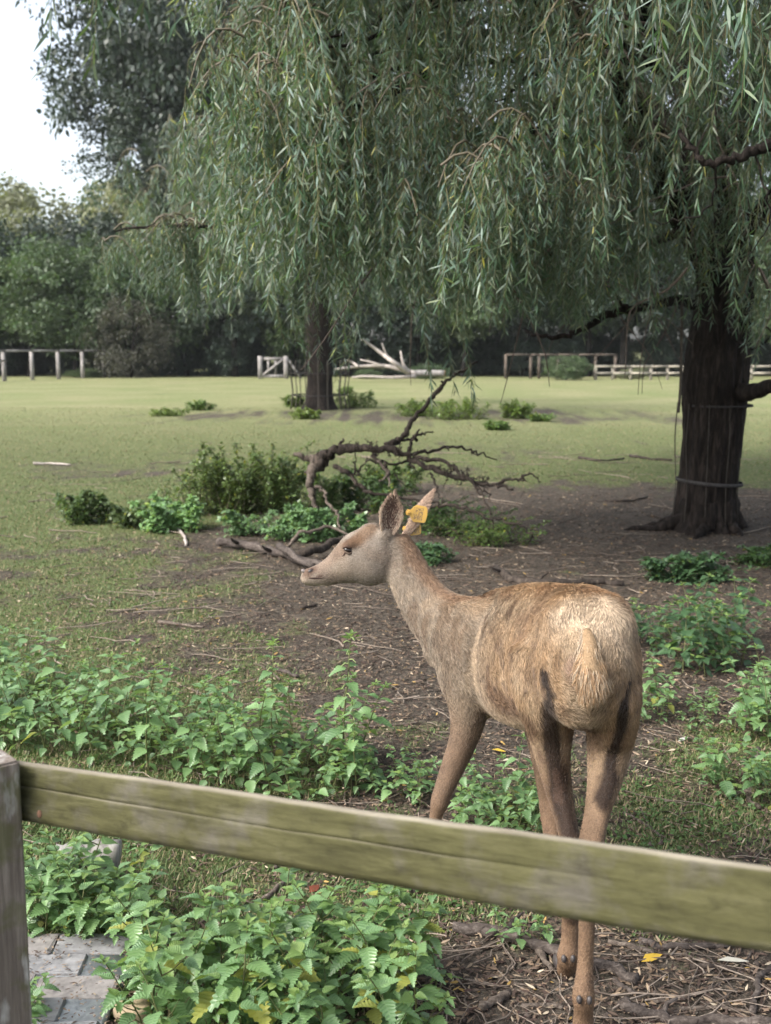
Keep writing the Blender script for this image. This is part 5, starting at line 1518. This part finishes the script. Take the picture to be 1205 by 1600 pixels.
# --- coat colour and the lie of the fur
def chain_fields(p):
    Wt, Fl = np.zeros(len(p)), np.zeros((len(p), 3))
    share = {}
    for name, pts, R, fl in chains:
        d2 = ((p[:, None] - pts[None]) ** 2).sum(2)
        k = d2.argmin(1)
        w = np.exp(-2.2 * d2[np.arange(len(p)), k] / R[k] ** 2) + 1e-9
        Wt += w; f = fl[k].copy()
        if name == 'torso': f = unit(f + np.array([0, 0, -.75]))
        if name == 'neck': f = unit(f + np.array([.1, 0, -.35]))
        Fl += w[:, None] * f
        share[name] = share.get(name, 0) + w
    for n_ in share: share[n_] = share[n_] / Wt
    return share, unit(Fl)
def dist_line(p, line):
    line = np.array([tuple(q) for q in line]); best = np.full(len(p), 9.0)
    for a, b in zip(line[:-1], line[1:]):
        ab = b - a; t = np.clip(((p - a) @ ab) / (ab @ ab + 1e-9), 0, 1)
        best = np.minimum(best, np.linalg.norm(p - a - t[:, None] * ab, axis=1))
    return best
def dist_xz(p, line):
    line = np.array([tuple(q) for q in line]); f = np.array([1, .35, 1.0])
    return dist_line(p * f, line * f)
_O = np.array([0, 0, CAM_H])
def S(px, py, Y=None):                          # the point of the near side of the skin on that sight line
    d = np.array(ray(px, py)); d = d / np.linalg.norm(d)
    q = co - _O; t = q @ d
    pr = np.linalg.norm(q - t[:, None] * d, axis=1)
    sel = pr < .012
    if not sel.any(): sel = pr < pr.min() + .004
    return co[sel][t[sel].argmin()]
def coat(p, nrm):
    sh, fl = chain_fields(p)
    leg, neck, head, torso = sh['leg'], sh['neck'], sh['head'], sh['torso']
    n1 = fbm(p[:, 0] * 14, p[:, 1] * 9, p[:, 2] * 14, 1, 3); n2 = fbm(p[:, 0] * 5, p[:, 1] * 5, p[:, 2] * 5, 2, 3)
    n3 = fbm(p[:, 0] * 60, p[:, 1] * 40, p[:, 2] * 30, 6, 2)
    A = lambda *c: np.array(c)
    col = A(.235, .165, .105) * np.ones((len(p), 1))
    def lay(w, c):
        nonlocal col
        w = np.clip(w, 0, 1)[:, None]; col = col * (1 - w) + A(*c) * w
    lay(smooth(.46, .62, n2) * .8, (.315, .25, .18))
    lay(smooth(.50, .70, n1) * .65, (.115, .075, .048))
    z = p[:, 2]
    # greyer front half, paler flank
    lay(smooth(2.95, 3.35, p[:, 1]) * .85, (.195, .174, .148))
    lay(neck * .85, (.178, .152, .128)); lay(head * .95, (.200, .180, .165))
    st = fbm(p[:, 0] * 34, p[:, 1] * 34, p[:, 2] * 6, 44, 3)
    lay(smooth(.50, .70, st) * (torso + neck * .8) * .75, (.105, .07, .046)); lay(smooth(.46, .28, st) * (torso + neck) * .45, (.31, .245, .18))
    lay(head * smooth(.46, .7, n1) * .55, (.145, .112, .09))
    # legs redder and darker downwards
    lay(leg * smooth(.76, .48, z) * .85, (.100, .066, .047)); lay(leg * smooth(.36, .2, z) * .8, (.165, .112, .078)); lay(leg * smooth(.72, .5, z) * smooth(.45, .7, n1) * .3, (.17, .12, .085))
    # back ridge golden brown, dark streak down the back of the neck
    top = smooth(.55, .95, nrm[:, 2]) * torso
    lay(top * .7, (.275, .18, .10)); lay(top * smooth(.5, .68, n1) * .6, (.20, .12, .07))
    nape = dist_line(p, [S(628, 818, HY), S(652, 868, HY - .02), S(680, 905, NY + .08), (S(712, 930, NY)), S(760, 925, dY(3.45))])
    lay(smooth(.05, .012, nape) * .8, (.16, .10, .065))
    # pale rump
    rp = dist_line(p, [S(890, 960, dY(2.66)), S(930, 965, dY(2.66)), S(960, 975, dY(2.66))])
    lay(smooth(.11, .03, rp) * (.45 + .5 * smooth(.4, .65, n1)), (.40, .335, .265))
    rp2 = dist_line(p, [S(905, 1000, dY(2.6)), S(912, 1080, dY(2.6)), S(920, 1130, dY(2.62))])
    lay(smooth(.07, .03, rp2) * .6, (.30, .245, .185))
    lay(smooth(.05, .015, dist_line(p, [S(893, 1040, dY(2.6)), S(896, 1060, dY(2.6))])) * .7, (.17, .115, .10))
    # dark bands down the back of both thighs
    wob = .012 * (n1 - .5) * 2
    for line, w in (([S(844, 1052, 2.66), S(851, 1090, 2.65), S(858, 1140, 2.68), S(866, 1190, 2.72), S(874, 1245, 2.73), S(880, 1290, 2.70)], .025),
                    ([S(990, 1062, 2.66), S(984, 1100, 2.64), S(972, 1140, 2.64), S(960, 1180, 2.64), S(950, 1205, 2.63), S(941, 1245, 2.63)], .020)):
        dl = dist_xz(p, line) + wob
        w = w * (.45 + .55 * smooth(.83, .68, z))
        lay(smooth(w * 1.4, w * .5, dl + .010 * (fbm(p[:, 0] * 50, p[:, 1] * 50, p[:, 2] * 12, 71, 2) - .5)) * .96, (.018, .012, .010))
    dl = dist_line(p, [S(886, 1215, 2.76), S(895, 1290, 2.72), S(890, 1440, 2.72)])
    lay(smooth(.040, .012, dl) * .7, (.030, .020, .016))
    lay(smooth(.05, .02, dist_line(p, [S(812, 985, 2.9), S(815, 960, 2.9), S(850, 930, 2.9)])) * .45, (.15, .095, .06))
    # shade of the flank fold put into the coat, dark belly edge and pale underside
    lay(smooth(.07, .02, dist_line(p, [S(765, 1090, dY(3.25)), S(790, 1105, dY(3.15)), S(820, 1135, dY(3.05))])) * .75, (.10, .062, .042))
    lay(smooth(-.55, -.9, nrm[:, 2]) * torso * .8, (.36, .30, .225))
    # shadow between the thighs put into the coat, then the face
    lay(smooth(.055, .02, dist_xz(p, [P(908, 1138, 2.7), P(910, 1165, 2.7)])) * .8, (.075, .045, .032))
    lay(smooth(.030, .010, dist_line(p, [S(560, 838, HY - .05), S(545, 845, HY - .06), S(536, 856, HY - .055)])) * .95, (.060, .035, .024))
    lay(smooth(.035, .012, dist_line(p, [S(580, 820, HY - .02), S(566, 830, HY - .03), S(556, 838, HY - .03)])) * .75, (.13, .085, .056))
    lay(smooth(.040, .015, dist_line(p, [S(530, 858, HY), S(495, 880, HY)])) * .55, (.15, .105, .082))
    lay(smooth(.022, .008, dist_line(p, [S(476, 892, HY - .02), S(474, 898, HY - .02), S(488, 884, HY - .02)])) * .9, (.105, .072, .058))
    lay(smooth(.009, .003, dist_line(p, [S(483, 889, HY - .035), S(486, 886, HY - .035)])), (.02, .012, .012))
    lay(smooth(.007, .002, dist_line(p, [S(473, 906, HY - .03), S(488, 906, HY - .036), S(502, 906, HY - .04)])) * .9, (.06, .035, .03))
    lay(smooth(.02, .006, dist_line(p, [S(496, 911, HY - .03), S(505, 906, HY - .04)])) * .4, (.12, .09, .08))
    lay(smooth(.025, .01, dist_line(p, [S(478, 915, HY), S(500, 917, HY)])) * .5, (.33, .29, .25))
    lay(smooth(.045, .015, dist_line(p, [S(560, 895, HY - .06), S(530, 892, HY - .05)])) * .4, (.29, .25, .215))
    sp = smooth(.78, .84, noise3(p[:, 0] * 34, p[:, 1] * 34, p[:, 2] * 34, 90)) * (1 - head)
    lay(sp * .45, (.07, .045, .035))
    col = col * np.array([.93, .87, .78]) * (.82 + .36 * n3)[:, None]
    return np.clip(col, .008, .9), fl
bcol, bflow = coat(co, no)
a = me.attributes.new('Col', 'FLOAT_COLOR', 'POINT')
a.data.foreach_set('color', np.concatenate([bcol, np.ones((nv, 1))], 1).astype(np.float32).ravel())
me.polygons.foreach_set('use_smooth', np.ones(len(me.polygons), bool))
m, nt, b, out = new_mat('deer_skin'); N = NT(nt)
at = N.n('Attribute', attribute_name='Col'); tc = N.n('TexCoord')
f = N.noise(tc.outputs['Object'], 220, 3)
N.l(N.mix(1.0, at.outputs['Color'], N.ramp(f, [(.3, .7), (.7, 1.2)]), 'MULTIPLY'), b.inputs['Base Color'])
b.inputs['Roughness'].default_value = .75; b.inputs['Specular IOR Level'].default_value = .15
N.bump(f, .003, 1, b); M['deer_skin'] = m
me.materials.clear(); me.materials.append(M['deer_skin'])
body_o = link('body', me, deer); body_o.location = -deer_base
m, nt, b, out = new_mat('deer_fur'); N = NT(nt)
at = N.n('Attribute', attribute_name='Col')
N.l(at.outputs['Color'], b.inputs['Base Color']); b.inputs['Roughness'].default_value = .55; b.inputs['Specular IOR Level'].default_value = .35
M['fur'] = m
def fur(name, roots, nrm, flow, length, color, parent, lift=.35, r0=.0007, loc=None, seed=1, clump=.25):
    r = np.random.default_rng(seed)
    n = len(roots)
    fl = unit(flow - nrm * (flow * nrm).sum(1, keepdims=True))
    fx = fbm(roots[:, 0] * 30, roots[:, 1] * 30, roots[:, 2] * 30, 3, 2) - .5
    fy = fbm(roots[:, 0] * 30 + 50, roots[:, 1] * 30, roots[:, 2] * 30, 4, 2) - .5
    side = np.cross(nrm, fl)
    d = unit(fl + nrm * lift + side * (fx * clump * 4)[:, None] + r.normal(0, .13, (n, 3)))
    d2 = unit(fl + nrm * lift * .25 + side * ((fx + fy) * clump * 4)[:, None] + r.normal(0, .16, (n, 3)))
    L = (length * r.uniform(.6, 1.25, n))[:, None]
    p0 = roots - nrm * .001; p1 = p0 + d * L * .4; p2 = p1 + (d + d2) * .5 * L * .32; p3 = p2 + d2 * L * .28
    pos = np.stack([p0, p1, p2, p3], 1).reshape(-1, 3).astype(np.float32)
    hc = bpy.data.hair_curves.new(name)
    hc.add_curves([4] * n)
    hc.attributes['position'].data.foreach_set('vector', pos.ravel())
    ra = hc.attributes.get('radius') or hc.attributes.new('radius', 'FLOAT', 'POINT')
    ra.data.foreach_set('value', np.tile(np.array([r0, r0 * .9, r0 * .65, r0 * .15], np.float32), n))
    ca = hc.attributes.new('Col', 'FLOAT_COLOR', 'CURVE')
    cc_ = np.clip(color * r.uniform(.60, 1.42, (n, 1)), 0, 1)
    ca.data.foreach_set('color', np.concatenate([cc_, np.ones((n, 1))], 1).astype(np.float32).ravel())
    hc.materials.append(M['fur'])
    o = link(name, hc, parent, 'stuff')
    if loc is not None: o.location = loc
    return o
me.calc_loop_triangles()
nt_ = len(me.loop_triangles)
tri = np.zeros(nt_ * 3, np.int32); me.loop_triangles.foreach_get('vertices', tri); tri = tri.reshape(-1, 3)
ar = np.linalg.norm(np.cross(co[tri[:, 1]] - co[tri[:, 0]], co[tri[:, 2]] - co[tri[:, 0]]), axis=1)
cen = co[tri].mean(1)
NH = 190000
ti = rng.choice(nt_, NH, p=ar / ar.sum())
w = rng.random((NH, 2)); w = np.where(w.sum(1, keepdims=True) > 1, 1 - w, w); w = np.concatenate([1 - w.sum(1, keepdims=True), w], 1)
roots = (co[tri[ti]] * w[:, :, None]).sum(1); nrm = unit((no[tri[ti]] * w[:, :, None]).sum(1)); fl = (bflow[tri[ti]] * w[:, :, None]).sum(1)
hc_, _ = coat(roots, nrm)
sh, _ = chain_fields(roots)
length = .0055 * sh['head'] + .018 * sh['neck'] + .018 * sh['torso'] + (.0055 + .012 * smooth(.55, .8, roots[:, 2])) * sh['leg']
dn = np.minimum(dist_line(roots, [P(473, 895, HY), P(478, 905, HY)]), 1)
length = length * smooth(.015, .05, dn) + .0012
ey_ = dist_line(roots, [P(546, 852, HY - .06), P(540, 856, HY - .06)])
length *= .25 + .75 * smooth(.012, .03, ey_)
fur('fur', roots, nrm, fl, length, hc_, deer, .28, .00062, -deer_base, 5)

# --- tail, ears, tags, eyes, hooves
def surf_child(name, V, T, Q, mat, col=None, parent=deer, smooth_shade=True):
    o = Geo().add(V, T, Q, col).obj(name, M[mat], parent, smooth_shade)
    if parent == deer: o.location = -deer_base
    return o
tl = []
for py_, r_, o_ in ((984, .012, .020), (1004, .020, .004), (1038, .027, -.009), (1064, .023, -.014), (1080, .010, -.016)):
    q_ = S(921, py_); tl.append((q_[0], q_[1] + o_, q_[2], r_))
tl = spline(tl, 5)
V, Q, T = tube_np(tl[:, :3], tl[:, 3], 14, True)
tcol = np.array([.28, .19, .11])
surf_child('tail', V, T, Q, 'deer_skin', tcol * .8)
k = 19000
i = rng.integers(0, len(tl), k); aa = rng.uniform(0, 6.283, k)
nn = np.stack([np.cos(aa), np.sin(aa), rng.normal(0, .1, k)], 1)
rt = tl[i, :3] + nn * tl[i, 3:4] * .95 + rng.normal(0, .003, (k, 3))
tint = np.where(rng.random((k, 1)) < .35, np.array([[.31, .24, .165]]), np.array([[.265, .168, .092]]))
hz_ = smooth(tl[0, 2] - .035, tl[0, 2] + .004, rt[:, 2])[:, None]
tint = tint * (1 - hz_) + np.array([[.30, .25, .19]]) * hz_
fur('tail_fur', rt, unit(nn), np.tile([0, .05, -1.0], (k, 1)) + nn * .30, np.full(k, .036), tint, deer, .34, .0007, -deer_base, 8)

M['ear'] = col_mat('deer_ear', .8, .15, nscale=160, bump=.002, trans=.12)
def ear(base, tip, wid, face, cup, label=None, notch=False, prof=None, name='ear'):
    """A cupped leaf of skin with thickness: base, tip, direction the hollow faces."""
    base, tip, face = np.array(base), np.array(tip), unit(np.array(face, float))
    ax = tip - base; L = np.linalg.norm(ax); ax = ax / L
    face = unit(face - ax * (face @ ax)); sd = np.cross(ax, face)
    nu, nvv = 15, 13
    V, Cc = [], []
    for side in (0, 1):
        for a in range(nu):
            t = a / (nu - 1)
            w = wid * np.interp(t, *prof)
            for b_ in range(nvv):
                s_ = b_ / (nvv - 1) * 2 - 1
                ang = s_ * (1.35 - .65 * t)
                x = math.sin(ang) / math.sin(1.35 - .65 * t) * w
                h = (1 - math.cos(ang)) * w * cup
                if notch and s_ > .3: x *= 1 - .10 * math.exp(-((t - .80) / .05) ** 2)
                p = base + ax * L * (t + .03 * math.sin(s_ * 4) * t) + sd * x + face * (h - cup * w * .4 - side * .0035 * (1 - abs(s_)) - side * .0004)
                V.append(p)
                edge = abs(s_) ** 3
                n_ = .3 + .4 * float(fbm(p[0] * 60, p[1] * 60, p[2] * 60, 6, 2))
                if side == 0:
                    c = np.array([.085, .050, .040]) * (1 - edge) + np.array([.26, .18, .14]) * edge
                    c = c * (.6 + .8 * n_) + np.array([.16, .13, .10]) * max(0, .45 - t) * (1 - abs(s_ + .4))
                else: c = np.array([.32, .225, .165]) * (.75 + .5 * n_) * (1 - .35 * t)
                Cc.append(c)
    Q = []
    m_ = nu * nvv
    for a in range(nu - 1):
        for b_ in range(nvv - 1):
            i = a * nvv + b_
            Q.append((i, i + 1, i + nvv + 1, i + nvv)); Q.append((m_ + i, m_ + i + nvv, m_ + i + nvv + 1, m_ + i + 1))
        for b_ in (0, nvv - 1):
            i = a * nvv + b_; q = (i, i + nvv, m_ + i + nvv, m_ + i)
            Q.append(q if b_ == 0 else q[::-1])
    for b_ in range(nvv - 1):
        i = (nu - 1) * nvv + b_; Q.append((i, i + 1, m_ + i + 1, m_ + i))
    e = surf_child(name, V, None, Q, 'ear', np.array(Cc))
    # fine hair on the back and fringe along the rim
    V = np.array(V); k = 5200
    ia = rng.integers(0, nu, k); ib = rng.integers(0, nvv, k)
    rim = rng.random(k) < .35; ib = np.where(rim, rng.choice([0, nvv - 1], k), ib)
    sdn = np.where(rng.random(k) < .14, 0, 1)
    id_ = sdn * m_ + ia * nvv + ib
    rt = V[id_] + rng.normal(0, .002, (k, 3))
    nn = np.where(sdn[:, None] == 0, face, -face) + sd * ((ib / (nvv - 1) * 2 - 1) * .9)[:, None]
    cl_ = np.where(sdn[:, None] == 0, np.array([.42, .36, .28]) * (ia < nu * .55)[:, None] + np.array([.14, .09, .07]) * (ia >= nu * .55)[:, None], np.array([.34, .245, .18]))
    fur(name + '_fur', rt, unit(nn), np.tile(ax, (k, 1)), np.where(sdn == 0, .012, .007), cl_, deer, .25, .0005, -deer_base, 9)
    return e
earprof = ([0, .12, .3, .5, .68, .82, .92, 1.0], [.38, .62, .90, 1.0, .88, .60, .34, .05])
ear(P(605, 838, HY - .035), P(617, 772, HY - .045), .037, (.30, -1, .0), .75, notch=True, prof=earprof)
ear(P(632, 836, HY + .03), P(677, 769, HY + .05), .025, (.75, .45, .2), 1.0, prof=earprof)
# tags
m, nt, b, out = new_mat('tag_plastic'); N = NT(nt); tc = N.n('TexCoord')
sx = N.n('SeparateXYZ'); N.l(tc.outputs['Object'], sx.inputs[0])
n_ = N.noise(tc.outputs['Object'], 260, 4, .7)
inside = N.math('MULTIPLY', N.math('LESS_THAN', N.math('ABSOLUTE', N.math('SUBTRACT', sx.outputs[0], .030)), .016), N.math('LESS_THAN', N.math('ABSOLUTE', sx.outputs[1]), .020))
fac = N.math('MULTIPLY', inside, N.ramp(n_, [(.46, 0.0), (.54, .85)]))
N.l(N.mix(fac, (.44, .27, .06), (.10, .07, .06)), b.inputs['Base Color']); b.inputs['Roughness'].default_value = .45
M['tag'] = m
def ear_tag(px, py, Y, axis_px, size, label):
    out_ = [(-.006, -.009), (.004, -.008), (.012, -.020), (.018, -.026), (.050, -.024), (.054, -.018), (.056, 0), (.053, .020), (.048, .025), (.020, .026), (.012, .020), (.004, .008), (-.006, .009), (-.010, 0)]
    n = len(out_)
    V = [(x * size, y * size, .0012) for x, y in out_] + [(x * size, y * size, -.0012) for x, y in out_]
    bm = bmesh.new()
    vs = [bm.verts.new(v) for v in V]
    bm.faces.new(vs[:n]); bm.faces.new(vs[n:][::-1])
    for i in range(n): bm.faces.new((vs[i], vs[n + i], vs[n + (i + 1) % n], vs[(i + 1) % n]))
    bmesh.ops.bevel(bm, geom=[e for e in bm.edges], offset=.0004, segments=1, affect='EDGES')
    me = bpy.data.meshes.new('ear_tag'); bm.to_mesh(me); bm.free(); me.materials.append(M['tag'])
    o = link('ear_tag', me, deer); o['label'] = label
    p = P(px, py, Y); x = (P(*axis_px, Y) - p).normalized(); z = Vector((-.25, -1, .1)); y = z.cross(x).normalized(); z = x.cross(y)
    R = Matrix((x, y, z)).transposed().to_4x4(); R.translation = p - deer_base
    o.matrix_local = R
    bm = bmesh.new(); bmesh.ops.create_cone(bm, cap_ends=True, segments=12, radius1=.006, radius2=.004, depth=.006)
    me = bpy.data.meshes.new('tag_stud'); bm.to_mesh(me); bm.free(); me.materials.append(M['tag'])
    s_ = link('stud', me, o); s_.location = (0, 0, .003)
ear_tag(639, 800.5, HY + .01, (660, 804), 1.08, 'upper yellow ear tag with smudged dark print')
ear_tag(633, 826, HY + .035, (655, 824), .95, 'lower yellow ear tag half hidden behind the ear')
# eyes
m, nt, b, out = new_mat('hoof'); b.inputs['Base Color'].default_value = (.045, .038, .036, 1); b.inputs['Roughness'].default_value = .5; M['hoof'] = m
m, nt, b, out = new_mat('eye'); b.inputs['Base Color'].default_value = (.012, .008, .007, 1); b.inputs['Roughness'].default_value = .08; M['eye'] = m
def ball(name, p, r, mat, sc=(1, 1, 1), rot=(0, 0, 0), parent=deer, col=None):
    bm = bmesh.new(); bmesh.ops.create_uvsphere(bm, u_segments=20, v_segments=14, radius=r)
    me = bpy.data.meshes.new(name); bm.to_mesh(me); bm.free(); me.polygons.foreach_set('use_smooth', [True] * len(me.polygons)); me.materials.append(M[mat])
    if col is not None:
        at = me.attributes.new('Col', 'FLOAT_COLOR', 'POINT'); at.data.foreach_set('color', np.tile([*col, 1], len(me.vertices)).astype(np.float32))
    o = link(name, me, parent); o.location = p - deer_base; o.scale = sc; o.rotation_euler = rot
    return o
for sgn in (-1, 1):
    e0 = P(545.5, 854, HY)
    # find the skin at that sight line
    side = np.array([0, sgn, 0])
    sel = co[(np.abs(co[:, 0] - e0.x) < .008) & (np.abs(co[:, 2] - e0.z) < .008)]
    ys = sel[:, 1].min() if sgn < 0 else sel[:, 1].max()
    pe = Vector((e0.x, ys - sgn * .0085, e0.z))
    ball('eye', pe, .0125, 'eye', (1.3, 1, .70), (0, rad(14), 0))
    for up in (1, -1):
        t = np.linspace(-1, 1, 9)
        pts = np.stack([pe.x + t * .0175, ys + sgn * (.0018 - .009 * t * t) + 0 * t, pe.z + up * (.0100 - .0095 * t * t) - t * .004 + (.001 if up > 0 else 0)], 1)
        V, Q, T = tube_np(pts, np.full(9, .0042 if up > 0 else .0032) * (1.1 - .5 * np.abs(t)), 8, True)
        surf_child('eyelid', V, T, Q, 'deer_skin', np.array([.055, .034, .025]) if up > 0 else np.array([.095, .068, .052]))
for sx_, sy_, r_ in ((482.5, 888.5, .0062), (479.5, 890.5, .005)):
    q_ = Vector(S(sx_, sy_)); ball('nostril', q_ + Vector((0, .0032, 0)), r_, 'hoof', (1.25, .7, .85), (0, -.6, 0))
def face_line(pts, r, col, name):
    q = spline([S(*p) + np.array([0, .0006, 0]) for p in pts], 4)
    n_ = len(q); V, Q, T = tube_np(q, r * (1.05 - np.abs(np.linspace(-1, 1, n_))), 6, True)
    surf_child(name, V, T, Q, 'deer_skin', np.array(col))
face_line([(473, 905.5), (480, 906), (490, 907), (499, 907), (507, 904)], .0026, (.035, .02, .017), 'mouth_line')
face_line([(538, 858), (533, 864), (530, 872)], .0034, (.07, .045, .035), 'tear_line')
ball('tongue', P(474.5, 892, HY - .012), .008, 'ear', (1.1, 1.2, .7), (0, .4, 0), col=(.22, .19, .18))
# hooves and dew claws
def hoof(p, d):
    d = Vector((d[0], d[1], 0)).normalized(); s_ = Vector((-d.y, d.x, 0))
    for sg in (-1, 1):
        rows = []
        for t, w, h in ((-.028, .012, .030), (0, .016, .038), (.025, .014, .030), (.045, .006, .010)):
            c = p + d * t + s_ * sg * .014
            rows.append([(c + s_ * w * a + Vector((0, 0, z - p.z + .0 + gz(p.x, p.y)))) for a, z in ((-1, 0), (1, 0), (.8, h), (-.8, h))])
        V = [tuple(v) for r_ in rows for v in r_]
        Q = [(3, 2, 1, 0), (12, 13, 14, 15)]
        for i in range(3):
            for j in range(4): Q.append((i*4+j, i*4+(j+1) % 4, i*4+4+(j+1) % 4, i*4+4+j))
        surf_child('hoof', V, None, Q, 'hoof', smooth_shade=False)
hoof(P(910, 1622, 2.50), (-.2, 1)); hoof(P(883, 1521, 2.80), (-.2, 1)); hoof(P(653, 1396, dY(3.385)), (-.5, 1)); hoof(P(866, 1428, dY(3.2)), (-.2, 1))
for px, py, Y in ((905, 1562, 2.455), (921, 1563, 2.455), (881, 1498, 2.712), (895, 1498, 2.712)):
    ball('dew_claw', P(px, py, Y), .0085, 'hoof', (.8, 1, 1.25))
